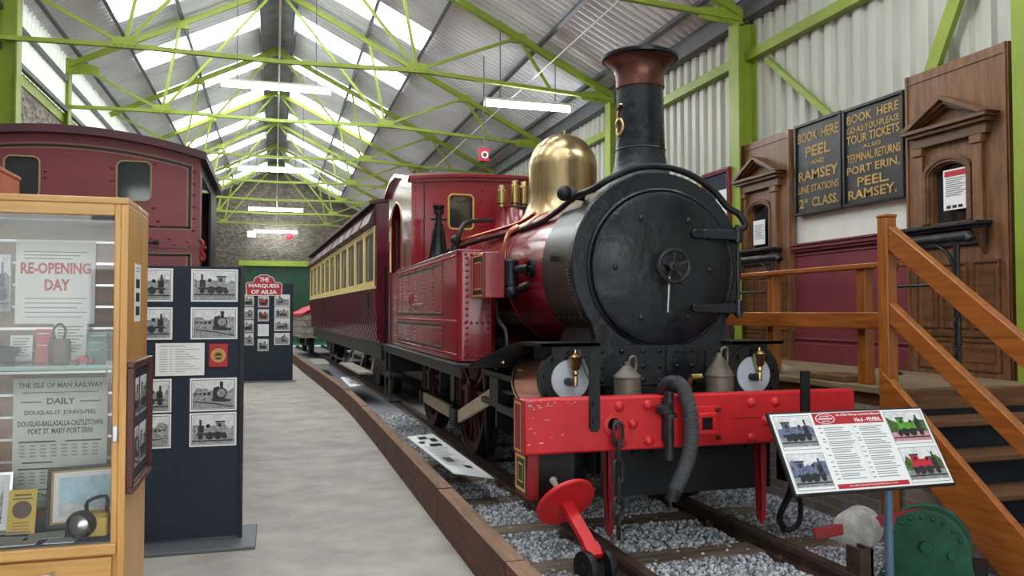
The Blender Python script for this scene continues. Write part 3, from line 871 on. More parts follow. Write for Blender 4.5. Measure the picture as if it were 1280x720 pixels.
# loose boards on the platform edge
mb = MB(); mb.box(3.72, 3.98, 4.62, 5.0, 0.921, 0.965); mb.build('loose_board', M['tread'], label='short brown board lying on the platform edge beside the newel post', cat='board', bevel=0.006)
mb = MB(); mb.prism([(5.65, 0.921), (6.1, 0.921), (6.0, 0.98), (5.7, 0.955)], 3.9, 4.08, (1, 2, 0)); mb.build('loose_board', M['greyplank'], label='wedge-shaped grey brown block on the platform behind the right cylinder', cat='board', bevel=0.006)

# ticket windows
def ticket_window(Y0, w, zt, label, notice_label, header):
    o = (5.0, Y0, 0.92)
    t = thing('ticket_window', label, 'ticket window', (5.0, Y0 - w / 2, 0.92), 'old wooden ticket windows')
    H = zt - 0.92
    def mk(): return MB(WALLX(o))
    k = w / 0.97
    ax0, ax1 = 0.27 * k, 0.60 * k; az0, az1 = 1.17, 1.62
    mid = (ax0 + ax1) / 2; ra = (ax1 - ax0) / 2
    arch = [(ax1, az1 - ra * 0.45)] + [(mid + ra * math.cos(a), az1 - ra * 0.45 + ra * 0.45 * math.sin(a)) for a in [math.pi * i / 10 for i in range(1, 10)]] + [(ax0, az1 - ra * 0.45)]
    mb = mk()    # board with the arched opening left out
    mb.box(0, ax0, -0.05, 0, 0, H); mb.box(ax1, w, -0.05, 0, 0, H); mb.box(ax0, ax1, -0.05, 0, 0, az0)
    mb.prism([(ax0, H), (ax0, arch[-1][1])] + arch[::-1][1:-1] + [(ax1, arch[0][1]), (ax1, H)], -0.05, 0, (0, 2, 1))
    for a in (0.012, w - 0.035): mb.box(a, a + 0.022, -0.062, -0.05, 0, H)
    mb.box(0.03, w - 0.03, -0.058, -0.05, H - 0.075, H - 0.06)
    mb.build('back_board', M['oldwood'], t, smooth=False)
    mb = mk()
    prev = None
    for s, d in ((0.0, 0.07), (0.035, 0.06)):
        pts = [(ax0 - 0.05 + s * 0.6, az0)] + [(mid + (ra + 0.05 - s * 0.6) * math.cos(math.pi - math.pi * i / 12), az1 - ra * 0.45 + (ra * 0.45 + 0.05 - s * 0.6) * math.sin(math.pi * i / 12)) for i in range(13)] + [(ax1 + 0.05 - s * 0.6, az0)]
        for a, b in zip(pts[:-1], pts[1:]):
            mb.bar((a[0], -d, a[1]), (b[0], -d, b[1]), 0.03, 0.03, (0, 1, 0))
    mb.build('arch_moulding', M['oldwood_h'], t, smooth=False)
    mb = mk(); mb.quad([(ax0 - 0.02, 0.0, az0 - 0.02), (ax1 + 0.02, 0.0, az0 - 0.02), (ax1 + 0.02, 0.0, az1 + 0.03), (ax0 - 0.02, 0.0, az1 + 0.03)])
    mb.build('dark_pane', M['darkglass'], t)
    for a0 in (0.12 * k, 0.68 * k):
        mb = mk(); mb.box(a0, a0 + 0.085 * k, -0.085, -0.05, 1.08, 1.78); mb.box(a0 - 0.012, a0 + 0.097 * k, -0.1, -0.05, 1.72, 1.78); mb.box(a0 - 0.012, a0 + 0.097 * k, -0.095, -0.05, 1.08, 1.16)
        mb.build('pilaster', M['oldwood'], t, bevel=0.004)
    mb = mk(); c = 0.475 * k; hw = 0.405 * k
    mb.box(c - hw + 0.06, c + hw - 0.06, -0.10, -0.05, 1.78, 1.86)
    mb.box(c - hw + 0.03, c + hw - 0.03, -0.14, -0.05, 1.86, 1.89); mb.box(c - hw, c + hw, -0.17, -0.05, 1.89, 1.92)
    za, zb = 1.92, 2.10
    mb.prism([(c - hw + 0.06, za), (c + hw - 0.06, za), (c, zb - 0.03)], -0.07, -0.05, (0, 2, 1))
    for d, up, th in ((0.175, 0.0, 0.035), (0.145, -0.035, 0.03), (0.11, -0.065, 0.025)):
        for s in (-1, 1):
            mb.prism([(c + s * (hw + 0.02), za + up * 0.2), (c, zb + up + 0.03), (c, zb + up + 0.03 - th), (c + s * (hw + 0.02 - th * 2.4), za + up * 0.2 - 0.004)][::s], -d, -0.05, (0, 2, 1))
    mb.build('pediment', M['oldwood_h'], t, bevel=0.003)
    mb = mk(); mb.box(0.05 * k, 0.82 * k, -0.20, -0.05, 1.115, 1.145); mb.box(0.07 * k, 0.80 * k, -0.17, -0.05, 1.095, 1.115); mb.box(0.09 * k, 0.78 * k, -0.08, -0.05, 0.98, 1.095)
    mb.build('counter_shelf', M['iron'], t, bevel=0.006)
    for a0 in (0.12 * k, 0.74 * k):
        mb = mk(); mb.prism([(-0.05, 0.9), (-0.16, 1.09), (-0.05, 1.094)], a0, a0 + 0.03, (1, 2, 0)); mb.build('shelf_bracket', M['oldwood_h'], t)
    mb = mk()
    for a0, a1, b0, b1 in ((0.10, 0.32, 0.36, 0.86), (0.36, 0.60, 0.36, 0.86), (0.64, 0.88, 0.36, 0.86), (0.10, 0.46, 0.05, 0.28), (0.5, 0.88, 0.05, 0.28)):
        mb.frame(a0 * k, a1 * k, b0, b1, 0.018, -0.064, -0.05)
        mb.box((a0 + 0.05) * k, (a1 - 0.05) * k, -0.056, -0.05, b0 + 0.06, b1 - 0.06)
    mb.box(0.05 * k, 0.93 * k, -0.066, -0.05, 0.3, 0.325)
    mb.build('panel_moulding', M['oldwood_h'], t, smooth=False)
    # notice stuck in the window
    n0, n1 = (ax0 + 0.12 * k, ax1 + 0.02) if header else (ax0 + 0.05, ax1 - 0.07)
    z0, z1 = (1.26, 1.57) if header else (1.2, 1.46)
    p = mk(); p.box(n0, n1, -0.06, -0.055, z0, z1)
    T = p.build('notice', M['paper'], label=notice_label, cat='notice', smooth=False)
    q = mk(); 
    if header:
        q.m = 0; q.rect(n0 + 0.015, n1 - 0.015, z1 - 0.055, z1 - 0.012, 0.062)
        q.m = 1
        for i in range(9): q.rect(n0 + 0.025, n1 - 0.025 - 0.02 * (i % 3), z1 - 0.075 - 0.016 * i, z1 - 0.068 - 0.016 * i, 0.062)
        q.m = 2
        for i in range(3): q.rect(n0 + 0.03 + 0.055 * i, n0 + 0.07 + 0.055 * i, z0 + 0.012, z0 + 0.035, 0.062)
    else:
        q.m = 2
        q.outline(n0 + 0.02, n1 - 0.02, z0 + 0.06, z1 - 0.05, 0.003, 0.062)
        q.m = 1
        for i in range(8): q.rect(n0 + 0.04, n1 - 0.04 - 0.01 * (i % 3), z1 - 0.07 - 0.016 * i, z1 - 0.064 - 0.016 * i, 0.062)
    q.build('print', [M['header'], M['faint'], M['ink']], T, smooth=False)
ticket_window(7.87, 0.97, 3.24, 'further old wooden ticket window with pediment, beside the smokebox door', 'white notice behind the arched opening of the further ticket window', False)
ticket_window(5.37, 0.97, 3.32, 'nearer old wooden ticket window with pediment, at the right edge', 'white notice with a red heading in the nearer ticket window', True)

# painted booking signs
def booking_sign(Y0, w, z0, z1, label, lines):
    T = WALLX((4.97, Y0, z0)); h = z1 - z0
    mb = MB(T); mb.box(0.0, w, 0.0, 0.03, 0.0, h)
    s = mb.build('booking_sign', M['signblack'], label=label, cat='sign', group=None, smooth=False)
    mb = MB(T); mb.frame(0, w, 0, h, 0.028, -0.02, 0.0); mb.build('frame', M['signframe'], s, bevel=0.004)
    mb = MB(T)
    for (txt, a, b, c, d) in lines: mb.text(txt, a * w, b * w, c * h, d * h, 0.004, 0.018)
    mb.build('lettering', M['gold'], s, smooth=False)
booking_sign(6.85, 0.69, 2.35, 3.25, 'black sign with gold lettering, BOOK HERE PEEL AND RAMSEY, the further of the pair',
             [('BOOK  HERE', .07, .93, .79, .90), ('PEEL', .24, .76, .62, .735), ('AND', .36, .64, .53, .58), ('RAMSEY', .08, .92, .37, .48), ('LINE STATIONS', .07, .93, .235, .315), ('2', .08, .20, .075, .175), ('ND', .21, .28, .13, .17), ('CLASS.', .37, .92, .075, .175)])
booking_sign(6.14, 0.74, 2.35, 3.24, 'black sign with gold lettering, BOOK HERE GO AS YOU PLEASE TOUR TICKETS',
             [('BOOK  HERE', .07, .92, .835, .925), ('GO·AS·YOU·PLEASE', .06, .93, .735, .80), ('TOUR TICKETS', .06, .93, .625, .715), ('ALSO', .34, .64, .555, .595), ('TERMINAL RETURNS', .06, .94, .44, .525), ('PORT ERIN,', .06, .93, .305, .40), ('PEEL.', .24, .76, .185, .28), ('RAMSEY.', .08, .88, .065, .16)])
T = WALLX((4.975, 5.392, 2.31)); mb = MB(T); mb.box(0, 0.15, 0, 0.006, 0, 0.33)
s = mb.build('notice', M['paper'], label='narrow white printed notice between the right black sign and the nearer ticket window', cat='notice', smooth=False)
mb = MB(T); mb.text('ISLE OF MAN', .03, .12, .28, .30, .001, 0.01)
mb.outline(.02, .13, .22, .27, .002, .001)
for i in range(11): mb.rect(.025, .125 - .01 * (i % 3), .19 - .015 * i, .195 - .015 * i, .001)
mb.build('print', M['faint'], s, smooth=False)

# framed notice board between wall and locomotive
T = WALLX((4.86, 8.47, 0.93)); t = thing('noticeboard', 'tall black noticeboard in a maroon frame behind the smokebox', 'noticeboard', (4.86, 8.17, 0.93))
mb = MB(T); mb.box(0.05, 0.55, 0.0, 0.02, 0.05, 2.05); mb.build('black_panel', M['felt'], t)
mb = MB(T); mb.frame(0, 0.6, 0, 2.1, 0.05, -0.02, 0.03); mb.frame(0.015, 0.585, 0.015, 2.085, 0.015, -0.03, 0.0); mb.build('frame', M['wain'], t, bevel=0.005)
mb = MB(T); mb.m = 0; mb.box(0.3, 0.54, -0.004, 0, 1.5, 1.86); mb.box(0.12, 0.3, -0.004, 0, 0.9, 1.2); mb.m = 1
for i in range(8): mb.rect(0.3, 0.47 - 0.02 * (i % 3), 1.77 - 0.035 * i, 1.78 - 0.035 * i, 0.006)
mb.build('pinned_sheet', [M['paper'], M['faint']], t, smooth=False)

# queue barriers in front of the ticket windows
def barrier(ya, yb, x, label):
    t = thing('queue_barrier', label, 'barrier', (x, (ya + yb) / 2, 0.92), 'iron queue barriers')
    mb = MB(); mb.tube([(x, ya - 0.02, 1.9), (x, ya, 1.93), (x, yb, 1.93), (x, yb + 0.02, 1.9)], 0.036, 12); mb.build('top_bar', M['iron'], t)
    for y in (ya + 0.1, yb - 0.06):
        mb = MB(); mb.cyl((x, y, 0.93), (x, y, 1.9), 0.022, n=8); mb.lathe([(0.06, 0), (0.06, 0.01), (0.03, 0.03)], (x, y, 0.92), n=14); 
        for s in range(26):
            a = s * 0.55; mb.ball((x + 0.017 * math.cos(a), y + 0.017 * math.sin(a), 1.0 + s * 0.02), 0.014, 6)
        mb.build('twisted_post', M['black'], t)
        mb = MB(); sgn = 1 if y < (ya + yb) / 2 else -1
        mb.tube([(x, y, 1.62), (x, y + sgn * 0.06, 1.8), (x, y + sgn * 0.2, 1.9)], 0.014, 8, smooth=4); mb.build('curved_brace', M['black'], t)
    mb = MB(); mb.cyl((x, ya + 0.1, 1.6), (x, yb - 0.06, 1.6), 0.013, n=8); mb.build('cross_rod', M['black'], t)
barrier(4.43, 5.2, 4.6, 'black iron queue barrier with twisted posts before the nearer ticket window')
barrier(6.62, 7.5, 4.6, 'black iron queue barrier before the further ticket window, mostly behind the locomotive')

# ================================================================== the locomotive
CX, CZ = 2.28, 1.69
loco = thing('steam_locomotive', 'maroon narrow gauge tank locomotive with brass dome, black smokebox front and red buffer beam', 'locomotive', (CX, 7.0, 0.105))
pi = math.pi
def arc(cx, cz, r, a0, a1, n):
    return [(cx + r * math.cos(math.radians(a0 + (a1 - a0) * i / n)), cz + r * math.sin(math.radians(a0 + (a1 - a0) * i / n))) for i in range(n + 1)]

# buffer beam
mb = MB(); mb.box(1.246, 3.295, 4.0, 4.10, 0.655, 0.945)
beam = mb.build('buffer_beam', M['red'], loco, bevel=0.012)
for x, z in ((1.781, .893), (1.951, .893), (1.861, .797), (1.795, .70), (1.955, .70), (2.593, .887), (2.75, .886), (2.685, .785), (2.593, .69), (2.745, .688)):
    mb = MB(); mb.rivet((x, 4.0, z), (0, -1, 0), 0.030, 12); mb.build('bolt_head', M['red'], beam)
mb = MB(); mb.box(1.236, 1.246, 4.0, 4.16, 0.655, 0.94); mb.build('end_plate', M['darkred'], beam)
mb = MB(face_frame((1.235, 4.15, 0.66), (0, -1, 0), (-1, 0, 0))); mb.outline(0.015, 0.135, 0.01, 0.27, 0.012, 0.002); mb.build('end_lining', M['lining'], beam, smooth=False)
mb = MB(); mb.box(1.3, 3.25, 4.1, 4.75, 0.80, 0.815); mb.build('front_platform', M['black'], loco)
F0 = face_frame((0, 4.0, 0), (1, 0, 0), (0, -1, 0))
mb = MB(F0)
mb.box(2.195, 2.39, -0.015, 0.0, 0.685, 0.88); mb.frame(2.235, 2.35, 0.725, 0.845, 0.026, -0.045, -0.015)
pk = mb.build('coupling_pocket', M['red'], loco, bevel=0.006)
mb = MB(F0); mb.rect(2.255, 2.33, 0.745, 0.825, 0.017); mb.build('socket', M['black'], pk, smooth=False)
for x in (2.215, 2.37):
    for z in (0.705, 0.86):
        mb = MB(); mb.cyl((x, 3.985, z), (x, 3.968, z), 0.016, 0.013, 6); mb.build('nut', M['copper'], pk)
for x, z0, z1 in ((1.635, 0.765, 1.19), (2.945, 0.62, 1.06)):
    mb = MB(F0); mb.prism([(x - 0.03, z0 + 0.02), (x - 0.015, z0), (x + 0.015, z0), (x + 0.03, z0 + 0.02), (x + 0.028, z1), (x - 0.028, z1)], -0.016, 0.0, (0, 2, 1))
    for z in (z0 + 0.06, z0 + 0.15): mb.cyl((x, -0.016, z), (x, -0.028, z), 0.018, n=6)
    mb.build('beam_strap', M['black'], loco)
mb = MB(F0); mb.poly([(2.42, 0.802), (2.50, 0.798), (2.58, 0.801), (2.66, 0.797), (2.66, 0.801), (2.58, 0.806), (2.50, 0.802)], 0.001); mb.build('crack', M['black'], beam, smooth=False)
mb = MB(F0)
rq = random.Random(8)
for q in range(26):
    x = 1.27 + 0.28 * rq.random() ** 1.5; z = 0.94 - 0.05 * rq.random() ** 1.5 if q < 18 else 0.68 + 0.22 * rq.random(); w_ = 0.004 + 0.013 * rq.random(); h_ = 0.0015 + 0.0028 * rq.random()
    mb.poly([(x - w_, z), (x - w_ * .3, z - h_), (x + w_, z - h_ * .2), (x + w_ * .4, z + h_), (x - w_ * .5, z + h_ * .8)], 0.0008)
mb.build('chipped_paint', M['chalk'], beam, smooth=False)
# slot and hanging chain
mb = MB(F0); mb.lathe([(0.05, 0), (0.06, 0.012), (0.035, 0.014), (0.03, 0.0)], (1.745, 0.0, 0.80), (0, -1, 0), 18); mb.build('chain_eye', M['red'], beam)
ch = None
z = 0.815
hk = MB(); hk.tube([(1.745, 4.0, 0.80), (1.745, 3.965, 0.815), (1.75, 3.95, 0.79)], 0.014, 8, smooth=4)
chain = hk.build('safety_chain', M['iron'], loco)
for i in range(6):
    zc = 0.755 - i * 0.098; h = 0.062; w = 0.026
    pts = []
    for k in range(16):
        a = 2 * pi * k / 16; u = w * math.cos(a); v = (h - w) * (1 if math.sin(a) > 0 else -1) + w * math.sin(a)
        if abs(math.sin(a)) < 1e-6: v = 0
        pts.append((1.752 + (u if i % 2 == 0 else 0.3 * u), 3.95 + (0 if i % 2 == 0 else u), zc + v))
    mb = MB(); mb.tube(pts, 0.0095, 7, closed=True); mb.build('chain_link', M['iron'], chain)
for x in (1.745, 2.69):
    mb = MB(); mb.prism([(x - 0.026, 0.66), (x + 0.026, 0.66), (x + 0.02, 0.24), (x + 0.006, 0.19), (x - 0.01, 0.19)], 4.04, 4.06, (0, 2, 1)); mb.prism([(x - 0.026, 0.66), (x - 0.014, 0.66), (x - 0.008, 0.21), (x - 0.012, 0.21)], 4.04, 4.09, (0, 2, 1))
    mb.build('guard_iron', M['darkred'], loco)
# vacuum hose
path = [(2.06, 4.06, 0.955), (2.062, 4.0, 1.01), (2.09, 3.96, 1.025), (2.13, 3.94, 0.99), (2.16, 3.93, 0.90), (2.172, 3.925, 0.80), (2.168, 3.92, 0.70), (2.145, 3.92, 0.60), (2.10, 3.92, 0.50), (2.06, 3.92, 0.435)]
tmp = MB(); 
def dense(P, n):
    P = [Vector(p) for p in P]; Q = []
    for i in range(len(P) - 1):
        a, b, c, d = P[max(0, i - 1)], P[i], P[i + 1], P[min(len(P) - 1, i + 2)]
        for s in range(n):
            t = s / n
            Q.append(0.5 * ((2 * b) + (c - a) * t + (2 * a - 5 * b + 4 * c - d) * t * t + (3 * b - a - 3 * c + d) * t ** 3))
    return Q + [P[-1]]
D = dense(path[2:], 34)
mb = MB(); mb.tube(D, [0.036 + (0.006 if (i // 2) % 2 else 0.0) for i in range(len(D))], 14)
hz = mb.build('vacuum_hose', M['hose'], loco)
mb = MB(); mb.tube(dense(path[:4], 5), 0.034, 12); mb.build('hose_elbow', M['iron'], hz)
mb = MB(); mb.cyl((2.06, 3.92, 0.455), (2.045, 3.92, 0.39), 0.043, 0.038, 14); mb.cyl((2.02, 3.9, 0.41), (2.035, 3.9, 0.36), 0.01, n=6); mb.build('hose_coupling', M['iron'], hz)
mb = MB(); mb.box(2.03, 2.085, 3.955, 4.0, 0.70, 0.93); mb.cyl((2.06, 3.965, 0.6), (2.06, 3.965, 0.97), 0.026, n=12); mb.cyl((2.03, 3.95, 0.86), (2.02, 3.95, 0.9), 0.045, n=12); mb.cyl((2.06, 3.965, 0.83), (2.06, 3.965, 0.85), 0.045, n=12)
mb.build('hose_standpipe', M['iron'], loco)

# smokebox
pl = arc(CX, CZ, 0.578, -38, 218, 48)
pl = [(CX + 0.46, 0.95), (CX + 0.46, 1.15), (CX + 0.425, 1.22)] + pl + [(CX - 0.425, 1.22), (CX - 0.46, 1.15), (CX - 0.46, 0.95)]
mb = MB(); mb.prism(pl, 4.50, 4.57, (0, 2, 1))
sb = mb.build('smokebox_front', M['smokebox'], loco, bevel=0.008)
mb = MB(); mb.lathe([(0.492, 0), (0.498, 0.012), (0.486, 0.02), (0.474, 0.012), (0.470, 0.03), (0.44, 0.046), (0.25, 0.066), (0.0001, 0.074)], (2.292, 4.5, 1.672), (0, -1, 0), 64, False)
dr = mb.build('smokebox_door', M['smokebox'], loco)
for dx, dz in ((-.165, .30), (.155, .295), (-.335, 0), (.30, -.01), (-.165, -.305), (.15, -.30)):
    mb = MB(); mb.rivet((2.292 + dx, 4.44, 1.672 + dz), (0, -1, 0), 0.018, 9); mb.build('door_bolt', M['iron'], dr)
for z in (1.885, 1.425):
    mb = MB(); mb.prism([(2.46, z - 0.012), (2.475, z - 0.026), (2.75, z - 0.032), (2.80, z - 0.03), (2.80, z + 0.03), (2.75, z + 0.032), (2.475, z + 0.026), (2.46, z + 0.012)], 4.415, 4.452, (0, 2, 1))
    mb.cyl((2.785, 4.43, z - 0.05), (2.785, 4.43, z + 0.05), 0.026, n=12); mb.box(2.77, 2.83, 4.44, 4.52, z - 0.035, z + 0.035)
    mb.build('door_hinge', M['smokebox'], dr, bevel=0.004)
mb = MB(); mb.cyl((2.785, 4.43, 1.36), (2.785, 4.43, 1.95), 0.012, n=10); mb.build('hinge_pin', M['iron'], dr)
wc = (2.298, 4.345, 1.678)
mb = MB(); mb.tube([(wc[0] + 0.098 * math.cos(2 * pi * i / 28), wc[1], wc[2] + 0.098 * math.sin(2 * pi * i / 28)) for i in range(28)], 0.0125, 8, closed=True)
for k in range(5):
    a = 0.35 + 2 * pi * k / 5; mb.bar((wc[0] + 0.02 * math.cos(a), wc[1] + 0.01, wc[2] + 0.02 * math.sin(a)), (wc[0] + 0.095 * math.cos(a), wc[1], wc[2] + 0.095 * math.sin(a)), 0.016, 0.012, (0, 1, 0))
mb.lathe([(0.035, 0), (0.032, 0.03), (0.014, 0.034), (0.012, 0.055), (0.0001, 0.056)], (wc[0], wc[1] + 0.03, wc[2]), (0, -1, 0), 14)
hw = mb.build('door_handwheel', M['iron'], dr)
mb = MB(); mb.cyl((wc[0], 4.44, wc[2]), (wc[0], 4.35, wc[2]), 0.022, n=12); mb.lathe([(0.07, 0), (0.065, 0.02), (0.03, 0.03)], (wc[0] - 0.02, 4.43, wc[2]), (0, -1, 0), 20); mb.build('door_spindle', M['iron'], dr)
mb = MB(); mb.cyl((wc[0] - 0.012, 4.385, 1.63), (wc[0] - 0.03, 4.375, 1.40), 0.009, 0.006, 8); mb.build('locking_lever', M['steel'], dr)
mb = MB(); mb.lathe([(0.562, 0), (0.562, 0.55)], (CX, 4.57, CZ), (0, 1, 0), 64, False)
for i in range(26):
    a = pi * (1.02 + 0.3 * i / 25); mb.rivet((CX + 0.562 * math.cos(a), 4.62, CZ + 0.562 * math.sin(a)), (math.cos(a), 0, math.sin(a)), 0.01)
for i in range(5): mb.rivet((CX - 0.562 * math.cos(0.62), 4.66 + 0.1 * i, CZ - 0.562 * math.sin(0.62)), (-0.8, 0, -0.6), 0.011)
mb.cyl((CX - 0.55, 4.85, CZ + 0.06), (CX - 0.60, 4.85, CZ + 0.06), 0.028, n=6)
mb.build('smokebox_barrel', M['smokeside'], loco)
mb = MB(); mb.prism([(CX - 0.46, 0.95), (CX + 0.46, 0.95), (CX + 0.44, 1.2), (CX + 0.40, 1.32), (CX - 0.40, 1.32), (CX - 0.44, 1.2)], 4.56, 5.1, (0, 2, 1)); mb.build('smokebox_saddle', M['black'], loco)
mb = MB(); mb.box(CX - 0.43, CX + 0.43, 4.47, 4.5, 0.96, 1.20)
for x in (-0.4, -0.27, -0.13, -0.02, 0.1, 0.2, 0.3, 0.4):
    for z in (0.99, 1.07, 1.165): mb.rivet((CX + x, 4.47, z), (0, -1, 0), 0.017, 7)
mb.frame(CX + 0.02, CX + 0.32, 0.97, 1.19, 0.03, 4.455, 4.47)
mb.build('front_casting', M['smokebox'], loco)
# chimney
hx, hy = 2.295, 4.80
mb = MB(); mb.lathe([(0.30, 2.17), (0.24, 2.24), (0.195, 2.29), (0.172, 2.36), (0.163, 2.43), (0.160, 2.50), (0.152, 2.87), (0.145, 2.87)], (hx, hy, 0), (0, 0, 1), 40, False)
mb.lathe([(0.164, 2.455), (0.167, 2.46), (0.164, 2.465)], (hx, hy, 0), (0, 0, 1), 40, False)
chm = mb.build('chimney', M['smokebox'], loco)
mb = MB(); mb.lathe([(0.153, 2.86), (0.160, 2.87), (0.157, 2.92), (0.162, 2.97), (0.178, 3.01), (0.212, 3.043), (0.240, 3.056)], (hx, hy, 0), (0, 0, 1), 40, False)
for i in range(16): mb.rivet((hx + 0.157 * math.cos(i * pi / 8), hy + 0.157 * math.sin(i * pi / 8), 2.885), (math.cos(i * pi / 8), math.sin(i * pi / 8), 0), 0.007)
mb.build('chimney_cap', M['copper'], chm)
mb = MB(); mb.lathe([(0.236, 3.05), (0.250, 3.058), (0.252, 3.076), (0.238, 3.086), (0.20, 3.09), (0.175, 3.115), (0.150, 3.115), (0.135, 3.05), (0.13, 2.7)], (hx, hy, 0), (0, 0, 1), 40, False)
mb.build('chimney_lip', M['smokebox'], chm)
mb = MB(); th0 = math.radians(188)
six = [(0.042, 0.185), (0.012, 0.192), (-0.022, 0.165), (-0.038, 0.11), (-0.04, 0.06)] + [(0.04 * math.cos(math.radians(a)), 0.055 + 0.05 * math.sin(math.radians(a))) for a in range(180, 541, 30)]
mb.tube([(hx + (0.160) * math.cos(th0 + u_ / 0.158), hy + 0.160 * math.sin(th0 + u_ / 0.158), 2.545 + v_ * 1.05) for u_, v_ in six], 0.0115, 8)
mb.build('chimney_number', M['brass'], chm, smooth=False)

# boiler, dome, safety valves
mb = MB(); mb.lathe([(0.548, 0), (0.548, 2.95)], (CX, 5.12, CZ), (0, 1, 0), 64, False)
bo = mb.build('boiler', M['loco'], loco)
for y in (5.11, 6.05, 7.0, 7.95):
    mb = MB(); mb.lathe([(0.549, -0.03), (0.554, -0.028), (0.554, 0.028), (0.549, 0.03)], (CX, y, CZ), (0, 1, 0), 64, False); mb.build('boiler_band', M['loco'], bo)
mb = MB(); mb.lathe([(0.42, 2.06), (0.37, 2.14), (0.32, 2.22), (0.294, 2.30), (0.285, 2.38)] + [(0.285 * math.cos(math.radians(a)), 2.60 + 0.285 * math.sin(math.radians(a))) for a in range(0, 90, 9)] + [(0.0001, 2.886)], (2.295, 6.28, 0), (0, 0, 1), 56, False)
dm = mb.build('steam_dome', M['brass_dome'], loco)
mb = MB(); mb.cyl((2.31, 6.28, 2.88), (2.31, 6.28, 2.92), 0.012, 0.008, 8); mb.build('dome_pin', M['brass'], dm)
mb = MB(); mb.lathe([(0.26, 2.15), (0.21, 2.22), (0.175, 2.38), (0.165, 2.42), (0.10, 2.43)], (CX, 7.62, 0), (0, 0, 1), 28)
sv = mb.build('safety_valve_base', M['loco'], loco)
for x, y, z0, h in ((2.105, 7.5, 2.42, 0.22), (2.27, 7.6, 2.44, 0.27), (2.38, 7.66, 2.44, 0.27)):
    mb = MB(); mb.lathe([(0.035, 0), (0.035, 0.03), (0.05, 0.04), (0.052, h - 0.06), (0.035, h - 0.05), (0.03, h - 0.01), (0.015, h), (0.0001, h)], (x, y, z0), n=14); mb.build('safety_valve', M['brass'], sv)
mb = MB(); mb.lathe([(0.19, 2.40), (0.19, 2.43), (0.1, 2.45)], (CX + 0.04, 7.63, 0), (0, 0, 1), 20); mb.build('valve_flange', M['black'], sv)

# handrail pipe over the smokebox, other boiler fittings
hp = [(1.62, 7.75, 2.0), (1.80, 7.2, 2.06), (1.84, 6.3, 2.05), (1.85, 5.6, 2.055), (1.85, 5.2, 2.09), (1.86, 4.85, 2.15), (1.885, 4.6, 2.165)]
hp += [(CX + 0.618 * math.cos(math.radians(a)), 4.515, CZ + 0.618 * math.sin(math.radians(a))) for a in (122, 105, 88, 70, 52, 38)] + [(2.835, 4.50, 2.03), (2.872, 4.48, 1.96), (2.85, 4.49, 1.93), (2.82, 4.52, 1.94)]
mb = MB(); mb.tube(hp, 0.021, 10, smooth=5); mb.build('handrail_pipe', M['black'], loco)
mb = MB(); mb.tube([(1.43, 6.7, 1.9), (1.46, 6.55, 1.98), (1.6, 6.35, 2.03), (1.78, 5.9, 2.08), (1.86, 5.7, 2.14)], 0.016, 8, smooth=5); mb.build('copper_pipe', M['bright_copper'], loco)
mb = MB(); mb.tube([(1.44, 6.55, 1.88), (1.46, 6.5, 2.05), (1.56, 6.6, 2.16), (1.85, 6.9, 2.22)], 0.02, 8, smooth=5); mb.cyl((1.44, 6.55, 1.86), (1.44, 6.55, 1.98), 0.05, 0.035, 10); mb.ball((1.44, 6.55, 2.0), 0.045, 10); mb.build('injector_pipe', M['black'], loco)
mb = MB(); mb.ball((1.80, 4.9, 2.175), 0.052, 14); mb.cyl((1.80, 4.9, 2.175), (1.93, 4.86, 2.15), 0.03, n=10); mb.lathe([(0.05, 0), (0.05, 0.02), (0.03, 0.03)], (1.86, 4.88, 2.165), (-0.95, 0.3, 0), 12); mb.build('blower_valve', M['black'], loco)
mb = MB(); mb.cyl((1.62, 5.53, 1.59), (1.62, 5.53, 1.76), 0.058, n=18); mb.lathe([(0.062, 0), (0.064, 0.01), (0.05, 0.025)], (1.62, 5.53, 1.755), n=18); mb.ball((1.62, 5.50, 1.545), 0.052, 12); mb.cyl((1.62, 5.50, 1.54), (1.76, 5.52, 1.60), 0.03, n=10); mb.ball((1.585, 5.55, 1.56), 0.035, 10)
mb.cyl((1.735, 5.36, 1.71), (1.70, 5.36, 1.71), 0.068, n=14); mb.cyl((1.70, 5.36, 1.71), (1.64, 5.45, 1.70), 0.028, n=10)
for k in range(6): mb.cyl((1.70, 5.36 + 0.05 * math.cos(k * pi / 3), 1.71 + 0.05 * math.sin(k * pi / 3)), (1.685, 5.36 + 0.05 * math.cos(k * pi / 3), 1.71 + 0.05 * math.sin(k * pi / 3)), 0.012, n=6)
mb.build('clack_valve', M['black'], loco)
mb = MB(); mb.tube([(1.70, 5.62, 2.03), (1.62, 5.58, 1.97), (1.585, 5.55, 1.85), (1.57, 5.55, 1.62), (1.585, 5.55, 1.56)], 0.018, 8, smooth=5); mb.build('feed_pipe', M['bright_copper'], loco)
mb = MB(); mb.tube([(1.56, 5.7, 1.5), (1.55, 5.6, 1.35), (1.58, 5.5, 1.25), (1.58, 5.5, 1.03)], 0.014, 8, smooth=5); mb.build('drain_pipe', M['iron'], loco)

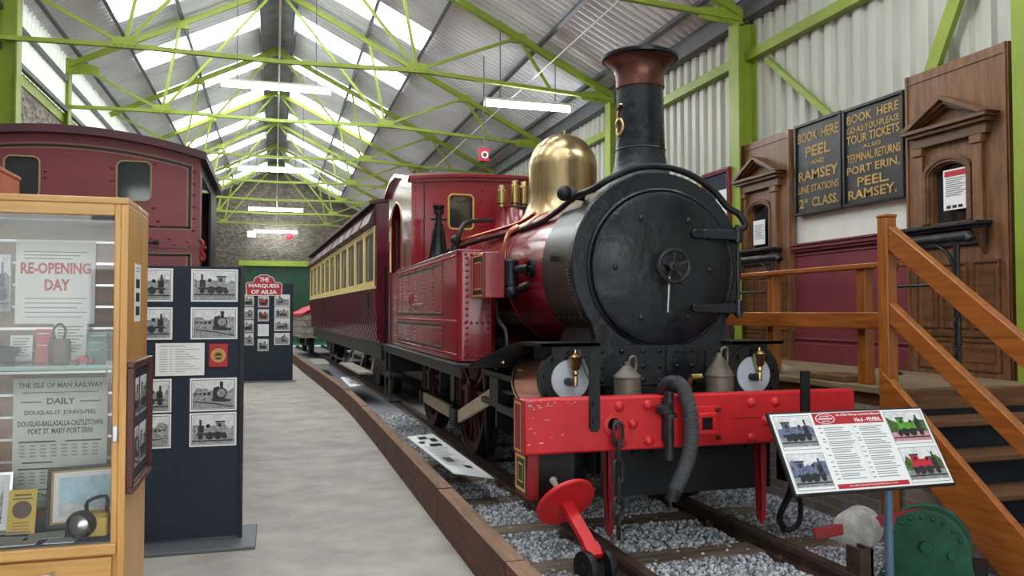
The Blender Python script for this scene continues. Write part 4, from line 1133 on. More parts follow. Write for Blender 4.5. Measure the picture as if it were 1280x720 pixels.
# side tanks
def tank(s, name):
    X = lambda a: CX + s * (CX - a)      # s=-1 keeps x, s=1 mirrors
    xs = lambda a, b: tuple(sorted((X(a), X(b))))
    r = 0.05
    prof = [(1.62, 9.1), (1.32, 9.1)] + [(1.32 + r - r * math.cos(t), 5.92 + r - r * math.sin(t)) for t in (0, pi / 8, pi / 4, 3 * pi / 8, pi / 2)] + [(1.58, 5.92), (1.62, 5.96)]
    mb = MB(); mb.prism([(X(a), b) for a, b in prof], 1.03, 1.86, (0, 1, 2))
    R = 0.0135
    def riv(a, y, z, d): mb.rivet((X(a), y, z), d, R, 6)
    side = (s, 0, 0)
    for i in range(62): 
        y = 5.99 + i * 0.05; riv(1.32, y, 1.075, side); riv(1.32, y, 1.83, side); riv(1.32, y, 1.33, side)
    for y in (6.50, 6.90, 7.35, 7.8, 8.25, 8.7, 9.05):
        for i in range(12): riv(1.32, y, 1.40 + i * 0.037, side)
        for i in range(5): riv(1.32, y, 1.12 + i * 0.042, side)
    for i in range(16):
        riv(1.39, 5.92, 1.09 + i * 0.048, (0, -1, 0)); 
        if i < 9: riv(1.555, 5.92, 1.09 + i * 0.048, (0, -1, 0))
    for i in range(5): riv(1.38 + i * 0.045, 5.92, 1.065, (0, -1, 0)); riv(1.38 + i * 0.045, 5.92, 1.32, (0, -1, 0)); riv(1.38 + i * 0.045, 5.92, 1.84, (0, -1, 0))
    t = mb.build('side_tank', M['loco'], loco)
    T = face_frame((X(1.32), 9.1, 1.03), (0, -1, 0), (-1, 0, 0)) if s < 0 else face_frame((X(1.32), 5.92, 1.03), (0, 1, 0), (1, 0, 0))
    m0 = MB(T); a0, a1 = (0.12, 2.62) if s < 0 else (0.56, 3.06)
    for (w0, w1, d, mi) in ((0.0, 0.022, 0.002, 0), (0.022, 0.03, 0.002, 1)):
        m0.m = mi
        for (b0, b1) in ((0.06, 0.27), (0.34, 0.77)):
            m0.outline(a0 + w0, a1 - w0, b0 + w0, b1 - w0, w1 - w0, d)
    m0.build('tank_lining', [M['black'], M['pale_lining']], t, smooth=False)
    m1 = MB(); x0, x1 = xs(1.315, 1.64)
    m1.box(x0, x1, 5.915, 9.1, 1.86, 1.875); m1.build('tank_top', M['loco'], t, bevel=0.006)
    m2 = MB()
    if s < 0:
        m2.frame(0.95, 1.15, 0.42, 0.58, 0.02, -0.012, 0.0); m2.T = T
        m2 = MB(T); m2.frame(0.95, 1.15, 0.42, 0.56, 0.018, -0.012, 0); m2.box(1.18, 1.75, -0.02, 0.0, 0.43, 0.45); m2.build('tank_fitting', M['loco'], t, bevel=0.003)
    # small box ahead of the tank
    m3 = MB(); x0, x1 = xs(1.42, 1.57); m3.box(x0, x1, 5.5, 5.93, 1.50, 1.83); bx = m3.build('front_box', M['loco'], loco, bevel=0.008)
    if s < 0:
        m4 = MB(face_frame((1.419, 5.93, 1.5), (0, -1, 0), (-1, 0, 0)))
        m4.m = 0; m4.outline(0.09, 0.37, 0.03, 0.30, 0.03, 0.002); m4.m = 1; m4.outline(0.075, 0.385, 0.015, 0.315, 0.01, 0.002); m4.outline(0.125, 0.335, 0.065, 0.265, 0.008, 0.002)
        m4.build('box_lining', [M['black'], M['lining']], bx, smooth=False)
tank(-1, 'left'); tank(1, 'right')

# cab
def roofz(x): return 2.80 - 0.055 * ((x - CX) / 0.98) ** 2
def rise(y): return float(np.interp(y, [8.06, 8.5, 8.95, 9.35, 9.7, 9.88], [0.0, 0.09, 0.17, 0.17, 0.10, 0.04]))
mb = MB()
wins = [(1.70, 1.96), (2.60, 2.86)]; wz0, wz1 = 2.255, 2.61
xs_ = [1.315, 1.70, 1.96, 2.60, 2.86, 3.245]
for i in range(5):
    a, b = xs_[i], xs_[i + 1]
    top = [(a + (b - a) * k / 6, roofz(a + (b - a) * k / 6)) for k in range(7)]
    if i in (1, 3):
        mb.box(a, b, 8.06, 8.08, 1.86, wz0); mb.prism([(a, wz1), (b, wz1)] + top[::-1], 8.06, 8.08, (0, 2, 1))
    else:
        mb.prism([(a, 1.03), (b, 1.03)] + top[::-1], 8.06, 8.08, (0, 2, 1))
for a, b in wins: corner_fill(mb, a, b, wz0, wz1, 0.045, 8.06, 8.08)
for i in range(20): mb.rivet((1.36, 8.06, 1.95 + i * 0.04), (0, -1, 0), 0.009)
for x, z in ((1.62, 2.60), (1.62, 2.27), (2.04, 2.56), (2.04, 2.3), (2.06, 2.66), (2.2, 2.45)): mb.rivet((x, 8.06, z), (0, -1, 0), 0.012)
cab = mb.build('cab_front', M['loco'], loco, smooth=False)
mb = MB(F0)
mb.T = face_frame((0, 8.06, 0), (1, 0, 0), (0, -1, 0))
mb.box(1.44, 1.452, -0.003, 0, 1.9, 2.74); mb.build('cab_lining', M['black'], cab)
for a, b in wins:
    mb = MB(); mb.tube([(x, 8.058, z) for x, z in rounded(a, b, wz0, wz1, 0.045)], 0.012, 6, closed=True)
    wf = mb.build('spectacle_frame', M['lining'], cab)
    mb = MB(); mb.box(a, b, 8.066, 8.072, wz0, wz1); mb.build('spectacle_glass', M['darkglass'], wf)
mb = MB(); mb.cyl((1.60, 8.06, 2.25), (1.60, 8.03, 2.25), 0.05, n=16); mb.build('cab_plug', M['black'], cab)
for x0 in (1.326, 3.214):
    mb = MB(); mb.box(x0, x0 + 0.02, 8.08, 9.8, 1.03, 1.86); mb.box(x0, x0 + 0.02, 8.08, 8.82, 1.86, 2.42); mb.box(x0, x0 + 0.02, 9.72, 9.8, 1.86, 2.42)
    ar = [(9.27 + 0.45 * math.cos(math.radians(a)), 2.42 + 0.24 * math.sin(math.radians(a))) for a in range(180, -1, -12)]
    mb.prism([(8.08, 2.42)] + ar + [(9.8, 2.42)] + [(yy_, roofz(x0) + rise(yy_)) for yy_ in (9.8, 9.7, 9.5, 9.35, 9.15, 8.95, 8.7, 8.5, 8.3, 8.08)], x0, x0 + 0.02, (1, 2, 0))
    cs = mb.build('cab_side', M['loco'], loco, smooth=False)
    mb = MB(); mb.tube([(x0 + 0.01, 8.82, 1.88)] + [(x0 + 0.01, a, b) for a, b in ar] + [(x0 + 0.01, 9.72, 1.88)], 0.016, 8); mb.build('doorway_beading', M['brass'], cs)
mb = MB(); n = 14
xr = [1.27 + 2.02 * i / n for i in range(n + 1)]
ry_ = [8.0, 8.06, 8.3, 8.5, 8.7, 8.95, 9.15, 9.35, 9.5, 9.7, 9.88]
for k in range(len(ry_) - 1):
    o = len(mb.v)
    for yv in ry_[k:k + 2]:
        for x in xr: mb.v += [Vector((x, yv, roofz(x) + rise(yv))), Vector((x, yv, roofz(x) + rise(yv) + 0.03))]
    m_ = 2 * (n + 1)
    for j in range(n):
        a = o + 2 * j; mb.f += [(a, a + 2, a + 2 + m_, a + m_), (a + 1, a + 1 + m_, a + 3 + m_, a + 3)]; mb.mi += [0, 0]
    for j, fl in ((0, 0), (n, 1)):
        a = o + 2 * j; mb.f.append((a, a + m_, a + 1 + m_, a + 1) if not fl else (a, a + 1, a + 1 + m_, a + m_)); mb.mi.append(0)
    if k == 0:
        for j in range(n): a = o + 2 * j; mb.f.append((a, a + 1, a + 3, a + 2)); mb.mi.append(0)
    if k == len(ry_) - 2:
        for j in range(n): a = o + m_ + 2 * j; mb.f.append((a, a + 2, a + 3, a + 1)); mb.mi.append(0)
cr = mb.build('cab_roof', M['loco'], loco)
mb = MB(); mb.prism([(x, roofz(x) - 0.035) for x in xr] + [(x, roofz(x)) for x in xr[::-1]], 8.03, 8.06, (0, 2, 1)); mb.build('roof_angle', M['loco'], cr)
mb = MB(); mb.box(1.335, 3.225, 9.78, 9.8, 1.03, 1.86); mb.prism([(1.335, 2.42), (3.225, 2.42)] + [(x, roofz(x)) for x in (3.225, 2.9, 2.6, 2.28, 1.96, 1.66, 1.335)], 9.78, 9.8, (0, 2, 1)); mb.box(1.335, 1.7, 9.78, 9.8, 1.86, 2.42); mb.box(2.86, 3.225, 9.78, 9.8, 1.86, 2.42)
mb.build('cab_rear', M['loco'], loco, smooth=False)
mb = MB(); mb.box(1.7, 2.9, 8.3, 8.9, 1.05, 2.1); mb.cyl((CX, 8.3, CZ), (CX, 8.1, CZ), 0.5, n=24); mb.build('firebox_back', M['black'], loco)
mb = MB(); mb.cyl((1.285, 9.84, 0.98), (1.285, 9.84, 1.95), 0.02, n=8); mb.cyl((1.285, 8.78, 1.86), (1.285, 8.78, 2.4), 0.014, n=8); mb.build('cab_handrail', M['black'], loco)

# running plates
for s in (-1, 1):
    X = lambda a: CX + s * (CX - a)
    pr = [(9.85, 1.0, 1.25), (5.75, 1.0, 1.25), (5.35, 1.02, 1.27), (5.05, 1.10, 1.32), (4.85, 1.175, 1.40), (4.72, 1.2, 1.44), (4.40, 1.2, 1.47)]
    mb = MB()
    for (a, b) in zip(pr[:-1], pr[1:]):
        o = len(mb.v)
        for (y, z, xo) in (a, b):
            mb.v += [Vector((X(xo), y, z)), Vector((X(1.84), y, z)), Vector((X(1.84), y, z + 0.02)), Vector((X(xo), y, z + 0.02))]
        mb.f += [(o, o + 1, o + 5, o + 4), (o + 1, o + 2, o + 6, o + 5), (o + 2, o + 3, o + 7, o + 6), (o + 3, o, o + 4, o + 7)]; mb.mi += [0] * 4
    rp = mb.build('running_plate', M['black'], loco)
    mb = MB(); x0, x1 = sorted((X(1.27), X(1.285))); mb.box(x0, x1, 5.6, 9.85, 0.93, 1.0); mb.build('valance', M['black'], rp)
    # cylinder
    xc = X(1.665); d = Vector((0, 1, -0.10)).normalized()
    o = Vector((xc, 4.44, 1.005))
    mb = MB(); mb.lathe([(0.178, 0.05), (0.178, 0.62)], o, d, 40)
    cy = mb.build('cylinder', M['lag'], loco)
    mb = MB(); mb.lathe([(0.182, 0.055), (0.184, 0.065), (0.184, 0.075), (0.182, 0.085)], o, d, 40, False); mb.lathe([(0.182, 0.57), (0.184, 0.58), (0.184, 0.61), (0.18, 0.62)], o, d, 40, False); mb.build('lagging_band', M['brass'], cy)
    mb = MB(); T = Matrix.Translation(o); 
    pf = [(0.19 * math.cos(2 * pi * i / 40), 0.19 * math.sin(2 * pi * i / 40)) for i in range(40)]
    mb.prism([(xc + a, o.z + b) for a, b in pf], o.y, o.y + 0.055, (0, 2, 1))
    mb.prism([(xc - 0.11, o.z + 0.1), (xc + 0.2, o.z + 0.0), (xc + 0.2, 1.2), (xc - 0.11, 1.2)] if s < 0 else [(xc + 0.11, o.z + 0.1), (xc + 0.11, 1.2), (xc - 0.2, 1.2), (xc - 0.2, o.z)], o.y + 0.01, o.y + 0.35, (0, 2, 1))
    for k in range(9):
        a = 2 * pi * (k + 0.25) / 9; mb.cyl((xc + 0.155 * math.cos(a), o.y, o.z + 0.155 * math.sin(a)), (xc + 0.155 * math.cos(a), o.y - 0.02, o.z + 0.155 * math.sin(a)), 0.017, n=6)
    mb.build('cylinder_flange', M['black'], cy)
    mb = MB(); mb.lathe([(0.118, 0), (0.116, 0.008), (0.0001, 0.010)], (xc, o.y, o.z), (0, -1, 0), 36, False); mb.build('cylinder_cover', M['cover'], cy)
    mb = MB(); cxp = xc + 0.01
    mb.cyl((cxp - 0.03, o.y - 0.01, o.z - 0.01), (cxp - 0.03, o.y - 0.05, o.z - 0.01), 0.024, n=10); mb.cyl((cxp - 0.03, o.y - 0.04, o.z - 0.01), (cxp + 0.005, o.y - 0.04, o.z), 0.014, n=8); mb.build('cup_elbow', M['iron'], cy)
    mb = MB(); mb.lathe([(0.014, -0.03), (0.016, 0.02), (0.012, 0.03), (0.022, 0.04), (0.018, 0.06), (0.03, 0.075), (0.034, 0.12), (0.045, 0.135), (0.048, 0.142), (0.03, 0.155), (0.01, 0.165), (0.008, 0.18), (0.0001, 0.185)], (cxp + 0.005, o.y - 0.045, o.z - 0.005), (0, 0, 1), 16, False); mb.build('oil_cup', M['brass'], cy)
    # steam chest, slide bars, rods
    mb = MB(); x0, x1 = sorted((X(1.56), X(1.62))); mb.box(x0, x1, 5.05, 6.15, 0.92, 0.96); mb.box(x0, x1, 5.05, 6.15, 0.70, 0.74); mb.build('slide_bars', M['black'], loco)
    mb = MB(); x0, x1 = sorted((X(1.68), X(1.86))); mb.prism([(x0, 1.0), (x1, 1.0), (x1, 0.45), ((x0 + x1) / 2, 0.42), (x0, 0.5)], 6.12, 6.16, (0, 2, 1)); mb.build('motion_bracket', M['black'], loco)
    xr_ = X(1.60)
    mb = MB(); mb.box(xr_ - 0.05, xr_ + 0.05, 5.62, 5.86, 0.74, 0.92); mb.cyl((xr_, 5.05, 0.86), (xr_, 5.65, 0.83), 0.025, n=10); mb.build('crosshead', M['black'], loco)
    mb = MB(); mb.bar((xr_ - 0.0, 5.78, 0.81), (xr_, 7.12, 0.455), 0.035, 0.105); 
    cn = mb.build('connecting_rod', M['rodcream'], loco)
    mb = MB(); mb.box(xr_ - 0.05, xr_ + 0.05, 7.08, 7.32, 0.37, 0.53); mb.build('big_end', M['black'], cn)
    xk = X(1.64)
    mb = MB(); mb.prism([(9.1, 0.39), (9.1, 0.49), (8.2, 0.50), (7.26, 0.49), (7.26, 0.39), (8.2, 0.38)], xk - 0.02, xk + 0.02, (1, 2, 0)); cpl = mb.build('coupling_rod', M['rodcream'], loco)
    for y in (7.22, 9.14):
        mb = MB(); mb.cyl((xk - 0.04, y, 0.44), (xk + 0.04, y, 0.44), 0.075, n=16); mb.build('rod_bush', M['black'], cpl)
    for y in (7.22, 9.14):
        cz = 0.105 + 0.57; xa = X(1.72); xb = X(1.84)
        d = (s * -1, 0, 0)
        mb = MB()
        mb.lathe([(0.46, 0.02), (0.46, 0.09), (0.52, 0.10), (0.52, 0.01), (0.46, 0.02)], (xa, y, cz), d, 48, False)
        mb.lathe([(0.11, -0.01), (0.11, 0.1)], (xa, y, cz), d, 20)
        for k in range(14):
            a = 2 * pi * k / 14; mb.bar((xa - s * 0.05, y + 0.1 * math.cos(a), cz + 0.1 * math.sin(a)), (xa - s * 0.05, y + 0.47 * math.cos(a), cz + 0.47 * math.sin(a)), 0.04, 0.035, (1, 0, 0))
        mb.box(min(xa - s * 0.0, xa + s * 0.03), max(xa - s * 0.0, xa + s * 0.03), y - 0.06, y + 0.06, cz - 0.28, cz + 0.06)
        w = mb.build('driving_wheel', M['wheel'], loco)
        mb = MB(); mb.lathe([(0.52, 0.0), (0.565, 0.0), (0.57, 0.11), (0.598, 0.115), (0.598, 0.14), (0.52, 0.14), (0.52, 0.0)], (xa, y, cz), d, 56, False); mb.build('tyre', M['iron'], w)
    y = 5.15; cz = 0.105 + 0.36; xa = X(1.76); d = (s * -1, 0, 0)
    mb = MB(); mb.lathe([(0.29, 0.02), (0.29, 0.09), (0.33, 0.1), (0.33, 0.01), (0.29, 0.02)], (xa, y, cz), d, 36, False); mb.lathe([(0.08, 0), (0.08, 0.1)], (xa, y, cz), d, 16)
    for k in range(9):
        a = 2 * pi * k / 9; mb.bar((xa - s * 0.05, y + 0.07 * math.cos(a), cz + 0.07 * math.sin(a)), (xa - s * 0.05, y + 0.3 * math.cos(a), cz + 0.3 * math.sin(a)), 0.04, 0.035, (1, 0, 0))
    w = mb.build('leading_wheel', M['wheel'], loco)
    mb = MB(); mb.lathe([(0.33, 0.0), (0.357, 0.0), (0.36, 0.11), (0.385, 0.115), (0.385, 0.14), (0.33, 0.14), (0.33, 0.0)], (xa, y, cz), d, 40, False); mb.build('tyre', M['iron'], w)
    mb = MB(); x0, x1 = sorted((X(1.88), X(1.91))); mb.box(x0, x1, 4.56, 9.78, 0.42, 1.0); mb.build('main_frame', M['black'], loco)
    # steps
    mb = MB(); x0, x1 = sorted((X(1.295), X(1.36))); mb.box(x0, x1, 4.10, 4.34, 0.40, 0.655); st = mb.build('front_step', M['darkred'], loco, bevel=0.006)
    mb = MB(); x0, x1 = sorted((X(1.36), X(1.6))); mb.box(x0, x1, 4.2, 4.3, 0.38, 0.9); mb.build('step_hanger', M['black'], loco)
    if s < 0:
        mb = MB(face_frame((1.294, 4.34, 0.40), (0, -1, 0), (-1, 0, 0))); mb.m = 0; mb.rect(0.02, 0.22, 0.015, 0.24, 0.001); mb.m = 1; mb.outline(0.03, 0.21, 0.03, 0.225, 0.018, 0.002); mb.outline(0.075, 0.165, 0.075, 0.18, 0.01, 0.002)
        mb.build('step_lining', [M['black'], M['lining']], st, smooth=False)
    mb = MB(); x0, x1 = sorted((X(1.27), X(1.42)))
    for y in (9.3, 9.66): mb.box(x0, x0 + 0.012, y, y + 0.05, 0.36, 1.0)
    mb.box(x0, x1, 9.28, 9.72, 0.36, 0.38); mb.box(x0, x1, 9.28, 9.72, 0.66, 0.68); mb.build('cab_steps', M['black'], loco)
    for y in (5.16, 5.26):
        mb = MB(); mb.lathe([(0.02, 0), (0.02, 0.05), (0.028, 0.055), (0.02, 0.075), (0.0001, 0.08)], (X(1.46), y, 1.06), n=10); mb.build('lubricator', M['brass'], loco)
    mb = MB(); mb.tube([(X(1.69), 6.45, 0.98), (X(1.69), 6.5, 0.6), (X(1.75), 6.62, 0.2)], 0.018, 8, smooth=3); mb.build('sand_pipe', M['black'], loco)
    mb = MB(); x0, x1 = sorted((X(1.70), X(1.78))); mb.bar((X(1.74), 7.98, 0.25), (X(1.74), 8.05, 0.95), 0.05, 0.04); mb.prism([(7.86, 0.4), (7.78, 0.55), (7.78, 0.8), (7.86, 0.88), (7.94, 0.85), (7.94, 0.42)], x0, x1, (1, 2, 0)); mb.build('brake_hanger', M['black'], loco)
for y in (7.22, 9.14, 5.15):
    mb = MB(); z = 0.675 if y > 6 else 0.465; mb.cyl((1.8, y, z), (2.76, y, z), 0.06, n=14); mb.build('axle', M['iron'], loco)
mb = MB()
for (a, b, c, d, e, f) in ((1.91, 2.65, 4.5, 4.95, 0.55, 0.95), (1.91, 2.65, 5.6, 6.5, 0.5, 0.98), (1.91, 2.65, 7.9, 8.6, 0.32, 1.05), (1.91, 2.65, 9.5, 9.78, 0.5, 1.0)):
    q = MB(); q.box(a, b, c, d, e, f); q.build('frame_stretcher', M['black'], loco)
mb.box(1.83, 2.93, 4.32, 4.38, 0.33, 0.64)
for i in range(9): mb.rivet((1.88 + 0.125 * i, 4.32, 0.58), (0, -1, 0), 0.012)
mb.build('guard_plate', M['black'], loco)
mb = MB(); mb.box(1.3, 3.26, 9.86, 9.94, 0.68, 0.95); mb.build('rear_beam', M['black'], loco)
mb = MB(); mb.tube([(1.72, 4.45, 1.18), (1.735, 4.40, 1.1), (1.755, 4.36, 1.02), (1.80, 4.33, 0.957)], 0.013, 8, smooth=4); mb.build('drain_pipe', M['hose'], loco)

# things standing on the locomotive
t = thing('screw_jack', 'black screw jack standing on the left side tank before the cab window', 'jack', (1.475, 7.45, 1.875))
mb = MB(); mb.lathe([(0.085, 0), (0.085, 0.02), (0.07, 0.04), (0.04, 0.33), (0.045, 0.36)], (1.475, 7.45, 1.875), n=14)
for k in range(4):
    a = k * pi / 2 + 0.4; mb.bar((1.475 + 0.10 * math.cos(a), 7.45 + 0.10 * math.sin(a), 1.88), (1.475 + 0.05 * math.cos(a), 7.45 + 0.05 * math.sin(a), 2.17), 0.02, 0.02)
mb.build('stand', M['black'], t)
mb = MB(); mb.cyl((1.475, 7.45, 2.23), (1.475, 7.45, 2.36), 0.028, n=12); mb.lathe([(0.05, 0), (0.05, 0.03), (0.04, 0.035), (0.055, 0.06), (0.055, 0.08)], (1.475, 7.45, 2.33), n=12); mb.cyl((1.40, 7.45, 2.28), (1.55, 7.45, 2.28), 0.012, n=8); mb.build('screw_head', M['black'], t)
def oil_can(x, y, r, h, cone, label):
    t = thing('oil_can', label, 'oil can', (x, y, 0.957), 'old oil cans')
    mb = MB(); mb.lathe([(r, 0), (r, h), (r * 1.06, h + 0.004), (r * 1.06, h + 0.012), (0.02, h + cone), (0.018, h + cone + 0.02)], (x, y, 0.815), n=24); mb.build('body', M['can'], t)
    mb = MB(); mb.tube([(x + 0.012, y, 0.815 + h + cone - 0.01), (x + 0.012, y - 0.01, 0.815 + h + cone + 0.04), (x + 0.04, y - 0.01, 0.815 + h + cone + 0.05), (x + 0.055, y, 0.815 + h + cone + 0.02), (x + 0.05, y, 0.815 + h + cone * 0.55)], 0.008, 8, smooth=4); mb.build('handle', M['can'], t)
oil_can(1.945, 4.25, 0.078, 0.205, 0.075, 'dull grey oil can with loop handle behind the beam, left of the hose')
oil_can(2.535, 4.24, 0.082, 0.205, 0.12, 'taller brown-grey oil can beside the right cylinder, with a steep cone')
mb = MB(); mb.cyl((2.42, 4.25, 1.02), (2.35, 4.25, 1.015), 0.02, 0.024, 10); mb.cyl((2.35, 4.25, 1.015), (2.33, 4.3, 0.815), 0.018, n=8); mb.build('beam_cock', M['brass'], loco)

# ================================================================== carriage behind
def coach():
    ang = math.radians(2.0)
    o = Vector((2.38, 11.75, 0.0))
    T = Matrix.Translation(o) @ Matrix.Rotation(ang, 4, 'Z')
    t = thing('railway_carriage', 'dark maroon and cream bogie carriage coupled behind the locomotive', 'carriage', (2.3, 17.5, 0.105))
    L = 12.0; H = 1.0
    def side(z):   # half width with tumblehome
        return 1.0 if z > 1.75 else 1.0 - 0.10 * ((1.75 - z) / 0.8) ** 2
    zs_ = [0.95, 1.05, 1.2, 1.35, 1.5, 1.65, 1.76]
    prof = [(-side(z), z) for z in zs_] 
    mb = MB(T)
    mb.prism([(-side(z), z) for z in zs_] + [(side(z), z) for z in zs_[::-1]], 0.0, L, (0, 2, 1))
    n = int(L / 0.16)
    for i in range(n):      # upright matchboard beads
        y = 0.08 + i * 0.16
        for s in (-1, 1):
            for za, zb in zip(zs_[:-1], zs_[1:]): mb.bar((s * side(za), y, za), (s * side(zb), y, zb), 0.03, 0.05, (0, 1, 0))
    bd = mb.build('lower_body', M['coach'], t)
    mb = MB(T); mb.box(-1.02, 1.02, -0.005, L + 0.005, 1.745, 1.78); mb.build('waist_rail', M['cream'], bd)
    # upper side framing: pillars with windows between
    nb = 11; bay = L / nb
    for s in (-1, 1):
        mb = MB(T); xa, xb = sorted((s * 0.955, s * 1.005))
        mb.box(xa, xb, 0, L, 1.78, 1.86); mb.box(xa, xb, 0, L, 2.58, 2.66)
        for i in range(nb + 1):
            y = i * bay; mb.box(xa, xb, max(0, y - 0.10), min(L, y + 0.10), 1.86, 2.58)
        mb.build('window_pillars', M['cream'], t, smooth=False)
        for i in range(nb):
            y0, y1 = i * bay + 0.10, (i + 1) * bay - 0.10
            mb = MB(T); xa, xb = sorted((s * 0.965, s * 0.985)); mb.frame(0, 0, 0, 0, 0, 0, 0); mb = MB(T)
            for (p, q, r, u) in ((y0, y1, 1.86, 1.89), (y0, y1, 2.55, 2.58), (y0, y0 + 0.03, 1.89, 2.55), (y1 - 0.03, y1, 1.89, 2.55)): mb.box(xa, xb, p, q, r, u)
            w = mb.build('window', M['coach'], t, smooth=False)
            mb = MB(T); xa, xb = sorted((s * 0.968, s * 0.974)); mb.box(xa, xb, y0 + 0.02, y1 - 0.02, 1.88, 2.56); mb.build('pane', M['coach_glass'], w)
            mb = MB(T); mb.prism([(s * 1.0, 2.68), (s * 1.09, 2.70), (s * 1.02, 2.88), (s * 1.0, 2.88)], y0 - 0.02, y1 + 0.02, (0, 2, 1)); mb.build('ventilator_hood', M['coachroof'], t)
        mb = MB(T); xa, xb = sorted((s * 0.955, s * 1.0)); mb.box(xa, xb, 0, L, 2.66, 2.95); mb.build('cornice_board', M['coach'], t)
    for y in (0.0, L - 0.04):
        mb = MB(T); wn = [(-0.72, -0.30), (0.30, 0.72)]
        for a, b in ((-1.0, -0.72), (-0.30, 0.30), (0.72, 1.0)): mb.box(a, b, y, y + 0.04, 1.76, 2.95)
        for a, b in wn: mb.box(a, b, y, y + 0.04, 1.76, 1.95); mb.box(a, b, y, y + 0.04, 2.68, 2.95)
        mb.prism([(-1.0, 2.95), (1.0, 2.95)] + [(x, 2.98 + 0.13 * (1 - x * x)) for x in (1.0, 0.6, 0.2, -0.2, -0.6, -1.0)], y, y + 0.04, (0, 2, 1))
        for x in (-0.97, -0.25, 0.25, 0.94): mb.box(x, x + 0.035, y - 0.012, y, 1.0, 2.9)
        mb.box(-0.98, 0.98, y - 0.012, y, 1.74, 1.78)
        en = mb.build('end_wall', M['coach'], t, smooth=False)
        for a, b in wn:
            mb = MB(T); mb.box(a, b, y + 0.015, y + 0.02, 1.95, 2.68); mb.build('end_window', M['coach_glass'], en)
    mb = MB(T); xs_ = [-1.09 + 2.18 * i / 16 for i in range(17)]
    rf = lambda x: 2.955 + 0.15 * (1 - (x / 1.09) ** 2)
    mb.prism([(x, rf(x)) for x in xs_] + [(x, rf(x) + 0.045) for x in xs_[::-1]], -0.08, L + 0.08, (0, 2, 1)); mb.build('roof', M['coachroof'], t)
    mb = MB(T); mb.box(-0.9, -0.82, 0.05, L - 0.05, 0.72, 0.95); mb.box(0.82, 0.9, 0.05, L - 0.05, 0.72, 0.95); mb.box(-0.9, 0.9, 0.0, 0.1, 0.7, 0.95); mb.box(-0.9, 0.9, L - 0.1, L, 0.7, 0.95); mb.build('underframe', M['black'], t)
    mb = MB(T)
    for s in (-1, 1):
        mb.bar((s * 0.86, 3.4, 0.72), (s * 0.86, 4.6, 0.42), 0.03, 0.03); mb.bar((s * 0.86, 4.6, 0.42), (s * 0.86, 7.4, 0.42), 0.03, 0.03); mb.bar((s * 0.86, 7.4, 0.42), (s * 0.86, 8.6, 0.72), 0.03, 0.03)
        for y in (4.6, 7.4): mb.bar((s * 0.86, y, 0.42), (s * 0.86, y, 0.75), 0.04, 0.04)
    mb.build('truss_rod', M['iron'], t)
    for s in (-1, 1):
        mb = MB(T); xa, xb = sorted((s * 0.92, s * 1.14)); mb.box(xa, xb, 0.6, 3.2, 0.46, 0.49)
        for y in (0.7, 1.9, 3.1): mb.bar((s * 0.94, y, 0.47), (s * 0.88, y, 0.75), 0.03, 0.02)
        mb.build('step_board', M['greyplank'], t)
    for yb in (1.9, L - 1.9):
        mb = MB(T)
        for s in (-1, 1): mb.box(min(s * 0.56, s * 0.62), max(s * 0.56, s * 0.62), yb - 0.95, yb + 0.95, 0.36, 0.62)
        mb.box(-0.6, 0.6, yb - 0.1, yb + 0.1, 0.4, 0.72); b = mb.build('bogie', M['black'], t)
        for yw in (yb - 0.68, yb + 0.68):
            for s in (-1, 1):
                mb = MB(T); mb.lathe([(0.28, 0), (0.30, 0.01), (0.30, 0.10), (0.33, 0.105), (0.33, 0.13), (0.1, 0.1), (0.08, 0.0)], (s * 0.54, yw, 0.105 + 0.30), (-s, 0, 0), 28); mb.build('wheel', M['iron'], b)
    mb = MB(T); mb.box(-0.14, 0.14, -0.18, 0.0, 0.72, 0.86); mb.build('coupler', M['iron'], t)
    mb = MB(T); 
    for x, z0, z1 in ((-0.995, 1.1, 1.72), ): mb.tube([(x, 0.35, z1), (x - 0.05, 0.35, z1 - 0.03), (x - 0.05, 0.35, z0 + 0.4), (x, 0.35, z0 + 0.37)], 0.012, 6)
    mb.build('door_handle', M['iron'], t)
coach()

# small wagon with a red sheet beyond the carriage
t = thing('goods_wagon', 'small planked wagon with a red sheet over it, beyond the carriage', 'wagon', (1.6, 27.0, 0.105))
TW = Matrix.Translation((1.62, 25.2, 0)) @ Matrix.Rotation(math.radians(4), 4, 'Z')
mb = MB(TW)
mb.box(-0.85, 0.85, 0, 3.4, 0.62, 0.75)
for i in range(3):
    z = 0.76 + i * 0.2
    mb.box(-0.85, -0.80, 0, 3.4, z, z + 0.185); mb.box(0.80, 0.85, 0, 3.4, z, z + 0.185); mb.box(-0.8, 0.8, 0, 0.05, z, z + 0.185); mb.box(-0.8, 0.8, 3.35, 3.4, z, z + 0.185)
mb.build('planked_body', M['greyplank'], t, smooth=False)
mb = MB(TW); mb.prism([(-0.88, 1.28), (-0.5, 1.55), (0, 1.68), (0.5, 1.55), (0.88, 1.28), (0.88, 1.36), (0, 1.74), (-0.88, 1.36)], -0.03, 3.43, (0, 2, 1)); mb.prism([(-0.82, 1.28), (0.82, 1.28), (0.5, 1.56), (0, 1.69), (-0.5, 1.56)], 0.0, 0.03, (0, 2, 1)); mb.build('sheet', M['tarp'], t)
mb = MB(TW)
for y in (0.7, 2.7):
    mb.box(-0.66, -0.6, y - 0.3, y + 0.3, 0.36, 0.62); mb.box(0.6, 0.66, y - 0.3, y + 0.3, 0.36, 0.62)
mb.build('axle_guard', M['black'], t)
for y in (0.7, 2.7):
    for s in (-1, 1):
        mb = MB(TW); mb.lathe([(0.27, 0), (0.30, 0.01), (0.30, 0.10), (0.33, 0.105), (0.33, 0.13), (0.1, 0.1), (0.08, 0.0)], (s * 0.55, y, 0.105 + 0.30), (-s, 0, 0), 24); mb.build('wheel', M['iron'], t)

